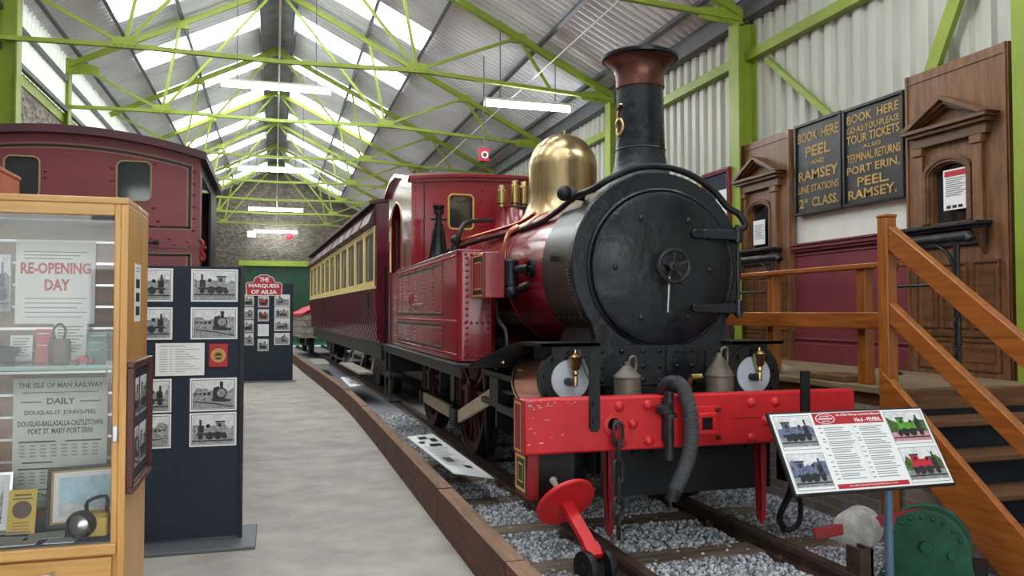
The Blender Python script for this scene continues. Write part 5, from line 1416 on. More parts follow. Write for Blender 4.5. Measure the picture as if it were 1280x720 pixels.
# ================================================================== red cab end on the left
lx0, lx1, ly = -2.74, -0.62, 7.3
lcx = (lx0 + lx1) / 2
def lroof(x): return 2.885 - 0.15 * ((x - lcx) / 1.06) ** 2
t = thing('locomotive_cab', 'dusty red riveted engine cab end with two windows and an arched roof, on the left', 'locomotive', (lcx, 8.3, 0))
mb = MB()
w2 = [(-2.095, -1.84), (-1.27, -1.008)]; za, zb = 2.33, 2.66
xc_ = [lx0, -2.095, -1.84, -1.27, -1.008, lx1]
for i in range(5):
    a, b = xc_[i], xc_[i + 1]; top = [(a + (b - a) * k / 6, lroof(a + (b - a) * k / 6) - 0.03) for k in range(7)]
    if i in (1, 3): mb.box(a, b, ly, ly + 0.02, 1.0, za); mb.prism([(a, zb), (b, zb)] + top[::-1], ly, ly + 0.02, (0, 2, 1))
    else: mb.prism([(a, 1.0), (b, 1.0)] + top[::-1], ly, ly + 0.02, (0, 2, 1))
for x, z in ((-0.95, 2.17), (-0.95, 2.12), (-1.0, 2.02), (-0.86, 2.02), (-0.72, 2.0), (-0.7, 1.96), (-0.82, 1.97), (-0.98, 2.65), (-0.985, 2.28), (-1.31, 2.5), (-1.31, 2.6), (-1.8, 2.5), (-1.8, 2.55), (-0.67, 2.1), (-0.67, 2.2), (-0.67, 2.3), (-0.67, 2.4), (-0.67, 2.5), (-0.67, 2.6)):
    mb.rivet((x, ly, z), (0, -1, 0), 0.016, 8)
for a, b in w2: corner_fill(mb, a, b, za, zb, 0.05, ly, ly + 0.02)
mb.box(lx0, lx1, ly - 0.006, ly, 1.94, 2.06)
bk = mb.build('rear_sheet', M['loco_dull'], t, smooth=False)
LF = face_frame((0, ly, 0), (1, 0, 0), (0, -1, 0))
mb = MB(LF)
for off, w, mi in ((0.062, 0.005, 1), (0.075, 0.018, 0), (0.1, 0.005, 1)):
    mb.m = mi
    a, b = lx0 + off, lx1 - off
    P = [(a + (b - a) * k / 20, lroof(a + (b - a) * k / 20) - 0.04 - off) for k in range(21)]
    for p, q in zip(P[:-1], P[1:]): mb.poly([(p[0], p[1] - w), (q[0], q[1] - w), q, p], 0.002)
    mb.rect(b - w, b, 2.08 + off * 0.5, lroof(b) - 0.04 - off, 0.002); mb.rect(a, a + w, 2.08 + off * 0.5, lroof(a) - 0.04 - off, 0.002)
    mb.rect(a, b, 2.07 + off * 0.5, 2.07 + off * 0.5 + w, 0.002)
    mb.rect(a, b, 1.93 - off * 0.5 - w, 1.93 - off * 0.5, 0.002); mb.rect(b - w, b, 1.1, 1.93 - off * 0.5, 0.002)
mb.build('lining', [M['black'], M['pale_lining']], bk, smooth=False)
for a, b in w2:
    mb = MB(); mb.tube([(x, ly - 0.004, z) for x, z in rounded(a, b, za, zb, 0.05)], 0.008, 6, closed=True); wf = mb.build('window_frame', M['pale_lining'], bk)
    mb = MB(); mb.box(a - 0.005, b + 0.005, ly + 0.008, ly + 0.013, za - 0.005, zb + 0.005); mb.build('window_glass', M['darkglass'], wf)
for x in (lx0, lx1 - 0.02):
    mb = MB(); mb.box(x, x + 0.02, ly + 0.02, ly + 0.16, 1.0, 2.70); mb.box(x, x + 0.02, ly + 0.16, ly + 1.9, 1.0, 1.75); mb.box(x, x + 0.02, ly + 1.2, ly + 1.9, 1.75, 2.70); mb.box(x, x + 0.02, ly + 0.16, ly + 1.2, 2.58, 2.70)
    mb.build('cab_side', M['black'], t, smooth=False)
mb = MB(); xs_ = [lx0 - 0.05 + (lx1 - lx0 + 0.1) * i / 20 for i in range(21)]
mb.prism([(x, lroof(x) - 0.03) for x in xs_] + [(x, lroof(x) + 0.035) for x in xs_[::-1]], ly - 0.08, ly + 2.1, (0, 2, 1)); mb.build('roof', M['coachroof'], t)
mb = MB(); mb.prism([(x, 1.0) for x in (lx0 + 0.02, lx1 - 0.02)] + [(lx1 - 0.02, 2.68), (lx0 + 0.02, 2.68)], ly + 1.88, ly + 1.9, (0, 2, 1)); mb.build('front_sheet', M['loco_dull'], t)
mb = MB(); mb.box(lx0, lx1, ly + 1.95, ly + 4.6, 1.0, 1.8); mb.lathe([(0.55, 0), (0.55, 3.2)], (lcx, ly + 1.9, 1.65), (0, 1, 0), 40); mb.build('tanks_and_boiler', M['loco_dull'], t)
mb = MB(); mb.box(lx0, lx1, ly - 0.02, ly + 5.2, 0.86, 1.0); mb.box(lcx - 0.4, lcx + 0.4, ly, ly + 5.2, 0.4, 0.9); mb.build('frame', M['black'], t)
mb = MB(); mb.box(lx0, lx1, ly - 0.1, ly - 0.02, 0.6, 0.95); mb.build('buffer_beam', M['darkred'], t)
for y in (8.3, 10.0, 11.6):
    for s in (-1, 1):
        mb = MB(); mb.lathe([(0.48, 0), (0.50, 0.01), (0.5, 0.1), (0.53, 0.105), (0.53, 0.13), (0.1, 0.12), (0.1, 0.0)], (lcx + s * 0.56, y, 0.53), (-s, 0, 0), 32); mb.build('wheel', M['iron'], t)
mb = MB(); mb.tube([(-1.2, ly - 0.01, 1.99), (-1.15, ly - 0.04, 1.99), (-0.98, ly - 0.04, 1.985), (-0.95, ly - 0.01, 1.985)], 0.012, 8); mb.ball((-0.96, ly - 0.045, 1.985), 0.025, 10, 0.8); mb.build('hand_lamp_bracket', M['iron'], t)
mb = MB(); mb.tube([(-0.62, ly - 0.02, 2.02), (-0.585, ly - 0.05, 1.98), (-0.60, ly - 0.05, 1.92), (-0.575, ly - 0.05, 1.87), (-0.60, ly - 0.05, 1.84), (-0.60, ly - 0.03, 1.92), (-0.57, ly - 0.05, 1.95)], 0.014, 8, smooth=4); mb.build('hose_loop', M['darkred'], t)

# ================================================================== glass display case
cx0, cx1, cy0, cy1, ch = -1.62, -0.44, 2.735, 3.12, 1.757
case = thing('display_cabinet', 'light oak glazed display cabinet with a drawer, at the left edge', 'display cabinet', ((cx0 + cx1) / 2, (cy0 + cy1) / 2, 0))
for a in (cx1 - 0.022, cx0):
    mb = MB(); mb.box(a, a + 0.022, cy0, cy1 + 0.02, 0, ch - 0.02); mb.build('side_panel', M['oak'], case, bevel=0.003)
for a in (cx1 - 0.04, cx0 + 0.022):
    mb = MB(); mb.box(a, a + 0.018, cy0, cy0 + 0.03, 0.69, ch - 0.02); mb.build('front_stile', M['oak'], case, bevel=0.003)
mb = MB(); mb.box(cx0, cx1 - 0.0, cy0 - 0.003, cy1 + 0.02, ch - 0.02, ch); mb.box(cx0 + 0.04, cx1 - 0.04, cy0, cy0 + 0.03, 1.70, ch - 0.02); mb.build('top_rail', M['oak_x'], case, bevel=0.003)
mb = MB(); mb.box(cx0, cx1 - 0.022, cy0 - 0.012, cy1, 0.66, 0.692); mb.build('sill', M['oak_x'], case, bevel=0.004)
mb = MB(); mb.box(cx0 + 0.022, cx1 - 0.022, cy0 + 0.02, cy1, 0.05, 0.655); mb.box(cx0 + 0.04, cx1 - 0.04, cy0 + 0.04, cy1 - 0.02, 0, 0.05); mb.build('base_carcass', M['oak_x'], case)
for zz in (0.36, 0.04):
    mb = MB(); mb.box(cx0 + 0.03, cx1 - 0.035, cy0, cy0 + 0.02, zz + 0.005, zz + 0.29); d = mb.build('drawer', M['oak_x'], case, bevel=0.003)
    mb = MB(); mb.tube([(-0.77, cy0, zz + 0.245), (-0.765, cy0 - 0.022, zz + 0.247), (-0.70, cy0 - 0.028, zz + 0.25), (-0.64, cy0 - 0.022, zz + 0.253), (-0.635, cy0, zz + 0.255)], 0.006, 8, smooth=4); mb.build('drawer_handle', M['silver'], d)
mb = MB(); mb.box(cx0 + 0.022, cx1 - 0.022, cy1 - 0.02, cy1, 0.69, ch - 0.02); bp = mb.build('back_panel', M['slat'], case)
mb = MB()
for i in range(14): mb.box(cx0 + 0.022, cx1 - 0.022, cy1 - 0.027, cy1 - 0.0195, 0.74 + 0.075 * i, 0.748 + 0.075 * i)
mb.build('slat_strip', M['silver'], bp, smooth=False)
mb = MB(); mb.box(cx0 + 0.04, cx1 - 0.04, cy0 + 0.006, cy0 + 0.011, 0.69, 1.70); mb.build('glass_pane', M['glass'], case, smooth=False)
mb = MB(); mb.box(cx0 + 0.024, cx1 - 0.024, cy0 + 0.03, cy1 - 0.03, 1.225, 1.233); mb.build('glass_shelf', M['glass'], case, smooth=False)
mb = MB(); mb.box(cx0 + 0.024, cx1 - 0.024, cy0 + 0.028, cy0 + 0.032, 1.222, 1.236); mb.build('shelf_edge', material('green glass edge', (150, 190, 178), 0.15), case, smooth=False)
mb = MB(); mb.box(cx0 + 0.022, cx1 - 0.022, cy0 + 0.02, cy1 - 0.02, 0.69, 0.696); mb.build('base_cloth', M['bluebase'], case)
mb = MB(); mb.box(-0.478, -0.462, cy0 - 0.006, cy0 + 0.006, 1.0, 1.05); mb.build('lock', M['silver'], case, bevel=0.003)
mb = MB(); mb.box(-0.5, -0.483, cy0 + 0.01, cy0 + 0.03, 1.18, 1.25); mb.build('shelf_clip', M['glass'], case)

# wooden box on top of the cabinet
t = thing('wooden_box', 'orange stained wooden box standing on the oak cabinet', 'box', (-0.95, 2.87, ch))
mb = MB(); mb.box(-1.25, -0.815, cy0 + 0.01, cy0 + 0.27, ch, 1.835); mb.build('body', M['ginger'], t, bevel=0.004)
mb = MB(); mb.box(-1.26, -0.812, cy0 + 0.003, cy0 + 0.275, 1.835, 1.848); mb.build('lid', M['ginger'], t, bevel=0.003)

CB = cy1 - 0.03       # face of the back panel strips
def sheet(name, label, cat, x0, x1, z0, z1, y, draw, mats, tilt=0.0, base='paper', th=0.003, group=None):
    """flat sheet facing the camera; leans back when tilt is given"""
    T = Matrix.Translation((0, y, z0)) @ Matrix.Rotation(-tilt, 4, 'X') @ Matrix.Translation((0, -y, -z0))
    T = T @ face_frame((x0, y, z0), (1, 0, 0), (0, -1, 0))
    mb = MB(T); mb.box(0, x1 - x0, 0, th, 0, z1 - z0)
    s = mb.build(name, M[base], label=label, cat=cat, smooth=False, group=group)
    mb = MB(T); draw(mb, x1 - x0, z1 - z0)
    if mb.f: mb.build('print', mats, s, smooth=False)
    return s
D_ = 0.0008
def draw_timetable(mb, w, h):
    mb.m = 0
    for (s, a, b, c, d, bold) in (('THE ISLE OF MAN RAILWAY', .05, .95, .925, .965, .03), ('DAILY', .35, .65, .795, .845, .03), ('DOUGLAS-ST. JOHN\'S-PEEL', .12, .88, .705, .75, .03),
                                  ('DOUGLAS-BALLASALLA-CASTLETOWN', .05, .95, .625, .67, .03), ('PORT ST. MARY-PORT ERIN', .16, .84, .565, .61, .03), ('The Isle of Man', .25, .8, .075, .11, .01)):
        mb.text(s, a * w, b * w, c * h, d * h, D_, bold)
    mb.rect(.1 * w, .9 * w, .885 * h, .892 * h, D_); mb.rect(.4 * w, .6 * w, .868 * h, .871 * h, D_)
    mb.rect(.08 * w, .3 * w, .81 * h, .82 * h, D_); mb.rect(.7 * w, .92 * w, .81 * h, .82 * h, D_)
    mb.m = 1
    for blk in (.50, .29):
        mb.m = 0; mb.rect(.06 * w, .45 * w, blk * h, (blk + .012) * h, D_); mb.rect(.55 * w, .94 * w, blk * h, (blk + .012) * h, D_); mb.m = 1
        for i in range(4):
            for j in range(8): mb.rect((.07 + .11 * j) * w, (.13 + .11 * j) * w, (blk - .03 - .027 * i) * h, (blk - .018 - .027 * i) * h, D_)
        mb.m = 0; mb.rect(.1 * w, .42 * w, (blk - .16) * h, (blk - .15) * h, D_); mb.m = 1
    for i in range(3): mb.rect(.1 * w, .9 * w, (.04 - .012 * i) * h, (.044 - .012 * i) * h, D_)
sheet('timetable_poster', 'old railway timetable poster headed THE ISLE OF MAN RAILWAY, low on the cabinet back', 'poster', -0.845, -0.555, 0.74, 1.175, CB - 0.004, draw_timetable, [M['ink'], M['faint']], base='old_paper')
def draw_reopen(mb, w, h):
    mb.m = 1; mb.text('RE-OPENING', .06, .93, .62, .74, D_, .03) if False else mb.text('RE-OPENING', .06 * w, .94 * w, .60 * h, .74 * h, D_, .04)
    mb.text('DAY', .36 * w, .68 * w, .40 * h, .54 * h, D_, .04)
    mb.m = 0
    for i in range(3): mb.rect(.1 * w, (.9 - .1 * i) * w, (.86 - .04 * i) * h, (.872 - .04 * i) * h, D_)
    for i in range(5): mb.rect(.12 * w, (.9 - .06 * (i % 3)) * w, (.3 - .055 * i) * h, (.31 - .055 * i) * h, D_)
sheet('reopening_poster', 'pale poster with red RE-OPENING DAY heading on the cabinet back above the shelf', 'poster', -0.845, -0.60, 1.36, 1.645, CB - 0.004, draw_reopen, [M['faint'], M['redink']], base='paper')
def draw_photo(seed, idx=(0, 1, 2, 3, 4), b=0.05, line=True):
    def f(mb, w, h):
        m = b * w
        print_loco(mb, m, w - m, m, h - m, D_, seed, idx)
        if line: mb.m = idx[3]; mb.outline(m - 0.006, w - m + 0.006, m - 0.006, h - m + 0.006, 0.003, D_)
    return f
GREY = [M['print_sky'], M['print_ground'], M['print_tree'], M['print_dark'], M['print_tree']]
sheet('photograph', 'dark photograph at the left edge inside the cabinet, beside the reopening poster', 'photograph', -0.98, -0.855, 1.40, 1.60, CB - 0.004, draw_photo(3), GREY, base='old_paper')
# things on the glass shelf (z 1.233)
SZ = 1.234
t = thing('peaked_hat', 'navy peaked cap on the glass shelf at the left edge', 'cap', (-0.855, 2.88, SZ))
mb = MB(); mb.lathe([(0.07, 0), (0.072, 0.022), (0.09, 0.045), (0.085, 0.056), (0.03, 0.062), (0.0001, 0.062)], (-0.86, 2.88, SZ), n=24); mb.build('crown', M['cap'], t)
mb = MB(); mb.prism([(0.068 * math.cos(a), 0.068 * math.sin(a)) for a in [math.radians(d) for d in range(-100, 21, 12)]] + [(0.12 * math.cos(a), 0.105 * math.sin(a)) for a in [math.radians(d) for d in range(20, -101, -12)]], 0, 0.006, (0, 1, 2)); 
mb.v = [v + Vector((-0.86, 2.88, SZ + 0.004)) for v in mb.v]; mb.build('peak', M['black'], t)
def plain(lines, mi=0):
    def f(mb, w, h):
        mb.m = mi
        for i in range(lines): mb.rect(.12 * w, (.88 - .1 * (i % 3)) * w, (.85 - .7 * i / lines) * h, (.85 - .7 * i / lines) * h + .004, D_)
    return f
sheet('card', 'small white printed card leaning behind the cap on the glass shelf', 'card', -0.83, -0.765, SZ, 1.325, 2.98, plain(7), [M['faint']], tilt=0.12)
sheet('booklet', 'red booklet leaning on the glass shelf', 'booklet', -0.755, -0.712, SZ, 1.345, 2.98, plain(2, 0), [M['paper']], tilt=0.12, base='book_red', th=0.006)
sheet('leaflet', 'large white leaflet leaning behind the brown pot on the glass shelf', 'leaflet', -0.715, -0.615, SZ, 1.37, 3.03, plain(9), [M['faint']], tilt=0.1)
t = thing('leather_pot', 'brown leather-cased pot with a wire loop handle on the glass shelf', 'pot', (-0.672, 2.93, SZ))
mb = MB(); mb.lathe([(0.03, 0), (0.033, 0.01), (0.033, 0.07), (0.028, 0.08), (0.0001, 0.082)], (-0.672, 2.93, SZ), n=18); mb.build('body', M['brown'], t)
mb = MB(); mb.tube([(-0.685, 2.93, SZ + 0.078), (-0.69, 2.93, SZ + 0.11), (-0.672, 2.93, SZ + 0.128), (-0.655, 2.93, SZ + 0.11), (-0.66, 2.93, SZ + 0.078)], 0.004, 6, smooth=4); mb.build('loop_handle', M['black'], t)
sheet('book', 'green covered book standing at the right of the glass shelf', 'book', -0.60, -0.54, SZ, 1.335, 2.97, plain(3), [M['old_paper']], tilt=0.14, base='book_green', th=0.012)
t = thing('toy_car', 'tiny red model car on the front of the glass shelf', 'model car', (-0.585, 2.85, SZ))
mb = MB(); mb.prism([(-0.03, 0.006), (0.03, 0.006), (0.03, 0.014), (0.016, 0.016), (0.008, 0.026), (-0.012, 0.026), (-0.02, 0.016), (-0.03, 0.014)], -0.012, 0.012, (0, 2, 1)); mb.v = [v + Vector((-0.585, 2.85, SZ)) for v in mb.v]; mb.build('body', M['redink'], t)
for a in (-0.018, 0.018):
    mb = MB(); mb.cyl((-0.585 + a, 2.836, SZ + 0.007), (-0.585 + a, 2.864, SZ + 0.007), 0.007, n=10); mb.build('wheel', M['black'], t)
# things on the cabinet floor
BZ = 0.697
t = thing('framed_picture', 'framed pale blue picture with dark and gilt frame leaning in the cabinet', 'picture', (-0.60, 2.98, BZ))
T = Matrix.Translation((-0.705, 2.94, BZ)) @ Matrix.Rotation(math.radians(-2), 4, 'Y') @ Matrix.Rotation(-0.25, 4, 'X')
mb = MB(T); mb.frame(0, 0.23, 0, 0.195, 0.012, -0.012, 0.004); mb.build('frame', M['black'], t, bevel=0.002)
mb = MB(T); mb.frame(0.012, 0.218, 0.012, 0.183, 0.006, -0.008, 0.002); mb.build('gilt_slip', M['gold'], t)
mb = MB(T); mb.box(0.016, 0.214, -0.002, 0.003, 0.016, 0.179); pc = mb.build('mount', M['paper'], t)
mb = MB(T); mb.m = 0; mb.rect(0.035, 0.195, 0.035, 0.16, 0.003); mb.m = 1; mb.poly([(0.035, 0.035), (0.195, 0.035), (0.195, 0.075), (0.12, 0.06), (0.035, 0.09)], 0.0035); mb.build('print', [M['print_aqua'], M['print_sky']], pc, smooth=False)
t = thing('framed_picture', 'white mounted picture leaning at the left edge of the cabinet floor', 'picture', (-0.87, 2.98, BZ))
T = Matrix.Translation((-0.93, 2.93, BZ)) @ Matrix.Rotation(-0.2, 4, 'X')
mb = MB(T); mb.frame(0, 0.125, 0, 0.19, 0.008, -0.01, 0.003); mb.build('frame', M['silver'], t)
mb = MB(T); mb.box(0.008, 0.117, -0.003, 0.003, 0.008, 0.182); pc = mb.build('mount', M['paper'], t)
mb = MB(T); print_loco(mb, 0.025, 0.1, 0.03, 0.16, 0.004, 6, (0, 1, 2, 3, 4)); mb.build('print', GREY, pc, smooth=False)
def draw_yellow(mb, w, h):
    mb.m = 0
    mb.lathe([(0.028, 0), (0.0001, 0.0001)], (w * .5, -D_, h * .55), (0, -1, 0), 18, False); mb.rect(.2 * w, .8 * w, .86 * h, .90 * h, D_); mb.rect(.15 * w, .85 * w, .78 * h, .81 * h, D_)
    for i in range(3): mb.rect(.2 * w, .8 * w, (.25 - .07 * i) * h, (.265 - .07 * i) * h, D_)
sheet('booklet', 'yellow printed booklet leaning against the timetable poster', 'booklet', -0.808, -0.728, BZ, 0.835, 2.90, draw_yellow, [M['brown']], tilt=0.22, base='yellow_paper', th=0.004)
rr = random.Random(3)
pl_ = ['far left of the cabinet floor', 'left on the cabinet floor', 'middle of the cabinet floor', 'in front of the hand lamp', 'at the front edge of the cabinet floor', 'under the yellow booklet']
for i, (x, y, w, h, a) in enumerate(((-0.91, 2.74, 0.11, 0.085, 0.1), (-0.79, 2.76, 0.10, 0.08, -0.15), (-0.68, 2.78, 0.10, 0.085, 0.2), (-0.62, 2.70, 0.085, 0.06, -0.1), (-0.74, 2.695, 0.11, 0.055, 0.05), (-0.80, 2.845, 0.12, 0.06, 0.05))):
    T = Matrix.Translation((x, y + 0.065, BZ + 0.0005 + 0.0015 * i)) @ Matrix.Rotation(a, 4, 'Z'); mb = MB(T); mb.box(-w / 2, w / 2, -h / 2, h / 2, 0, 0.0015)
    s = mb.build('document', M['old_paper'], label='greyish paper document lying ' + pl_[i], cat='document', smooth=False, group='papers in the cabinet')
    mb = MB(T)
    for k in range(4): mb.box(-w * .4, w * (.4 - .08 * (k % 2)), -h * .3 + k * h * .18, -h * .3 + k * h * .18 + 0.0025, 0.0015, 0.0018)
    mb.build('print', M['faint'], s, smooth=False)
t = thing('hand_lamp', 'yellow and black railway hand lamp with a round lens on the cabinet floor', 'lamp', (-0.55, 2.82, BZ))
mb = MB(); mb.box(-0.575, -0.50, 2.80, 2.87, BZ, BZ + 0.06); mb.box(-0.57, -0.505, 2.805, 2.865, BZ + 0.06, BZ + 0.072); mb.build('body', M['yellow_paper'], t, bevel=0.006)
mb = MB(); mb.lathe([(0.042, 0), (0.044, 0.02), (0.038, 0.035), (0.034, 0.035)], (-0.568, 2.80, BZ + 0.045), (-0.25, -0.97, 0), 24, False); mb.build('bezel', M['black'], t)
mb = MB(); mb.lathe([(0.035, 0.02), (0.02, 0.034), (0.0001, 0.038)], (-0.568, 2.80, BZ + 0.045), (-0.25, -0.97, 0), 24, False); mb.build('lens', M['silver'], t)
mb = MB(); mb.tube([(-0.565, 2.835, BZ + 0.07), (-0.562, 2.835, BZ + 0.105), (-0.51, 2.835, BZ + 0.118), (-0.508, 2.835, BZ + 0.07)], 0.006, 8, smooth=3); mb.build('handle', M['black'], t)
# on the cabinet's right side
SF = lambda y, z: face_frame((cx1, y, z), (0, 1, 0), (1, 0, 0))
t = thing('framed_picture', 'mahogany framed picture group hung on the right side of the oak cabinet', 'picture', (cx1, 2.97, 0.83))
T = SF(2.742, 0.835)
mb = MB(T); mb.frame(0, 0.40, 0, 0.41, 0.02, -0.022, 0); mb.frame(0.018, 0.382, 0.018, 0.392, 0.008, -0.016, 0); mb.build('frame', M['frame_red'], t, bevel=0.003)
mb = MB(T); mb.box(0.025, 0.375, -0.006, 0, 0.025, 0.385); mt = mb.build('mount', M['felt'], t)
mb = MB(T)
for i, (a, b, c, d) in enumerate(((.05, .19, .225, .35), (.21, .35, .225, .35), (.05, .19, .06, .19), (.21, .35, .06, .19))): print_loco(mb, a, b, c, d, 0.007, i, (0, 1, 2, 3, 4))
mb.build('print', GREY, mt, smooth=False)
T = SF(2.86, 1.37); mb = MB(T); mb.box(0, 0.115, -0.001, 0, 0, 0.19)
s = mb.build('label_strip', M['paper'], label='narrow white label strip with small pictures on the oak cabinet side', cat='label', smooth=False)
mb = MB(T)
for i in range(3):
    mb.m = 0; mb.rect(.02, .095, .02 + .045 * i, .05 + .045 * i, .0016)
mb.m = 1
for i in range(2): mb.rect(.015, .1, .165 + .01 * i, .168 + .01 * i, .0016)
mb.build('print', [M['print_dark'], M['faint']], s, smooth=False)

# ================================================================== black display boards
t = thing('display_board', 'tall black felt display board full of mounted photographs, beside the oak cabinet', 'display board', (-0.75, 5.27, 0))
mb = MB(); mb.box(-1.40, -0.20, 5.25, 5.29, 0.03, 1.68); mb.build('panel', M['felt'], t)
for a in (-0.205, -1.42):
    mb = MB(); mb.box(a, a + 0.022, 5.235, 5.305, 0.0, 1.685); mb.build('edge_post', M['black'], t)
mb = MB(); mb.box(-1.45, -0.10, 5.02, 5.55, 0.0, 0.02); mb.build('base_plate', M['greymat'], t, bevel=0.004)
def pinned(name, label, cat, x0, x1, z0, z1, draw, mats, base='paper', group=None, y=5.246):
    return sheet(name, label, cat, x0, x1, z0, z1, y, draw, mats, base=base, th=0.004, group=group)
rows = [(1.465, 1.665, 'top'), (1.235, 1.43, 'second row'), (0.797, 0.998, 'third row'), (0.583, 0.787, 'bottom row')]
for i, (z0, z1, nm) in enumerate(rows):
    pinned('mounted_photograph', 'black and white engine photograph on the black board, right column, ' + nm, 'photograph', -0.492, -0.222, z0, z1, draw_photo(2 * i + 10, b=0.06), GREY, group='photographs on the black board')
    pinned('mounted_photograph', 'black and white engine photograph half hidden by the oak cabinet, ' + nm, 'photograph', -0.865, -0.595, z0, z1, draw_photo(2 * i + 11, b=0.06), GREY, group='photographs on the black board')
def draw_list(mb, w, h):
    mb.m = 0; mb.rect(.08 * w, .6 * w, .9 * h, .92 * h, D_)
    for i in range(10):
        mb.rect(.08 * w, .24 * w, (.8 - .075 * i) * h, (.815 - .075 * i) * h, D_); mb.rect(.29 * w, .34 * w, (.8 - .075 * i) * h, (.815 - .075 * i) * h, D_); mb.rect(.4 * w, (.9 - .1 * ((i * 7) % 4)) * w, (.8 - .075 * i) * h, (.815 - .075 * i) * h, D_)
pinned('printed_list', 'white printed list on the black board between the rows of photographs', 'printed sheet', -0.687, -0.411, 1.016, 1.213, draw_list, [M['faint']])
def draw_crest(mb, w, h):
    mb.m = 0; mb.disc(.5 * w, .5 * h, .043, D_, 24); mb.m = 1; mb.disc(.5 * w, .5 * h, .034, D_ * 2, 24); mb.m = 2; mb.disc(.5 * w, .47 * h, .022, D_ * 3, 20); mb.m = 0; mb.rect(.3 * w, .7 * w, .42 * h, .47 * h, D_ * 4)
pinned('crest_plaque', 'small red plaque with a round gold crest on the black board', 'plaque', -0.384, -0.278, 1.066, 1.206, draw_crest, [M['lining'], M['gold'], M['brown']], base='header')

t = thing('display_board', 'further black display board standing on the floor behind the first, under the curved nameplate', 'display board', (-0.13, 17.0, 0))
mb = MB(); mb.box(-0.62, 0.345, 17.0, 17.04, 0.0, 1.98); mb.build('panel', M['felt'], t)
for a in (0.335, -0.63):
    mb = MB(); mb.box(a, a + 0.02, 16.99, 17.05, 0.0, 2.0); mb.build('edge_post', M['black'], t)
mb = MB(); mb.box(-0.7, 0.42, 16.8, 17.25, 0.0, 0.02); mb.build('base_plate', M['greymat'], t)
T = face_frame((-0.555, 16.985, 1.74), (1, 0, 0), (0, -1, 0))
outl = [(0.0, 0.03), (0.02, 0.0), (0.66, 0.0), (0.68, 0.03), (0.69, 0.22), (0.66, 0.26), (0.55, 0.27), (0.51, 0.36), (0.40, 0.415), (0.28, 0.415), (0.17, 0.36), (0.13, 0.27), (0.02, 0.26), (-0.01, 0.22)]
mb = MB(T); mb.prism(outl, 0.0, 0.015, (0, 2, 1)); np_ = mb.build('nameplate', M['header'], label='curved red nameplate THE MARQUESS OF AILSA on top of the further board', cat='nameplate', smooth=False)
mb = MB(T)
for a, b in zip(outl, outl[1:] + outl[:1]): mb.bar((a[0], -0.004, a[1]), (b[0], -0.004, b[1]), 0.012, 0.012, (0, 1, 0))
mb.text('THE', 0.25, 0.43, 0.275, 0.365, 0.006, 0.03); mb.text('MARQUESS', 0.045, 0.635, 0.145, 0.235, 0.006, 0.03); mb.text('OF AILSA', 0.09, 0.59, 0.03, 0.115, 0.006, 0.03)
mb.build('lettering', M['paper'], np_, smooth=False)
COLR = [M['print_sky'], M['print_pink'], M['print_leaf'], M['print_dark'], M['header']]
k = 0
for cx_, nm, zs2 in ((-0.545, 'left', (1.52, 1.26, 1.0, 0.74)), (-0.255, 'centre', (1.50, 1.22, 0.92, 0.62)), (0.11, 'right', (1.52, 1.27, 1.02, 0.74))):
    for i, z in enumerate(zs2):
        k += 1; w = 0.21 if nm != 'right' else 0.30
        txt = nm == 'centre' and i == 2
        pinned('mounted_photograph' if not txt else 'printed_sheet', ('small white text sheet' if txt else 'small mounted photograph') + ' on the further black board, %s column, %s' % (nm, ('top', 'second row', 'third row', 'bottom')[i]),
               'photograph' if not txt else 'printed sheet', cx_ - w / 2 + 0.03, cx_ + w / 2 + 0.03, z, z + 0.24, draw_list if txt else draw_photo(30 + k, b=0.07), [M['faint']] if txt else (COLR if nm == 'centre' and i < 2 else GREY), group='sheets on the further board', y=16.996)

# ================================================================== information board by the track
t = thing('information_board', 'tilted white information board No.6 PEVERIL on a blue-grey post before the red beam', 'information board', (2.89, 3.3, 0))
zb_, yb_ = 0.572, 3.15; zt_, yt_ = 0.912, 3.36
u = Vector((0, yt_ - yb_, zt_ - zb_)); hgt = u.length; u.normalize()
nrm = Vector((1, 0, 0)).cross(u)          # faces up and towards the camera
T = Matrix(((1, 0, u.x, 2.27), (0, -nrm.y, u.y, yb_), (0, -nrm.z, u.z, zb_), (0, 0, 0, 1)))
W = 0.895
mb = MB(T); mb.box(-0.006, W + 0.006, 0.0, 0.018, -0.006, hgt + 0.006); mb.build('backing_frame', M['iron'], t, bevel=0.002)
mb = MB(T); mb.box(0.004, W - 0.004, -0.002, 0.0, 0.004, hgt - 0.004); pn = mb.build('panel', M['paper'], t, smooth=False)
mb = MB(T); mb.m = 0
mb.rect(0.235, 0.635, hgt - 0.068, hgt - 0.008, 0.0030); mb.rect(0.235, 0.635, 0.012, 0.034, 0.0030)
mb.m = 1
mb.text('Isle of Man Railway Locomotive Museum', 0.372, 0.628, hgt - 0.030, hgt - 0.014, 0.0036, 0.02); mb.text('No.6 - PEVERIL', 0.47, 0.625, hgt - 0.060, hgt - 0.038, 0.0036, 0.03)
mb.text('Isle of Man Railway & Tramway Preservation Society', 0.30, 0.57, 0.018, 0.028, 0.0036, 0.01)
for r0, mi in ((1.0, 1), (0.9, 0)):
    mb.m = mi; mb.poly([(0.303 + 0.055 * r0 * math.cos(a), hgt - 0.038 + 0.027 * r0 * math.sin(a)) for a in [2 * pi * i / 28 for i in range(28)]], 0.0034 + 0.0004 * (mi == 0))
mb.m = 1; mb.text('ISLE OF MAN', 0.275, 0.331, hgt - 0.030, hgt - 0.022, 0.0042, 0.02); mb.text('RAILWAY', 0.28, 0.326, hgt - 0.056, hgt - 0.048, 0.0042, 0.02); mb.rect(0.262, 0.344, hgt - 0.042, hgt - 0.036, 0.0042)
mb.m = 2
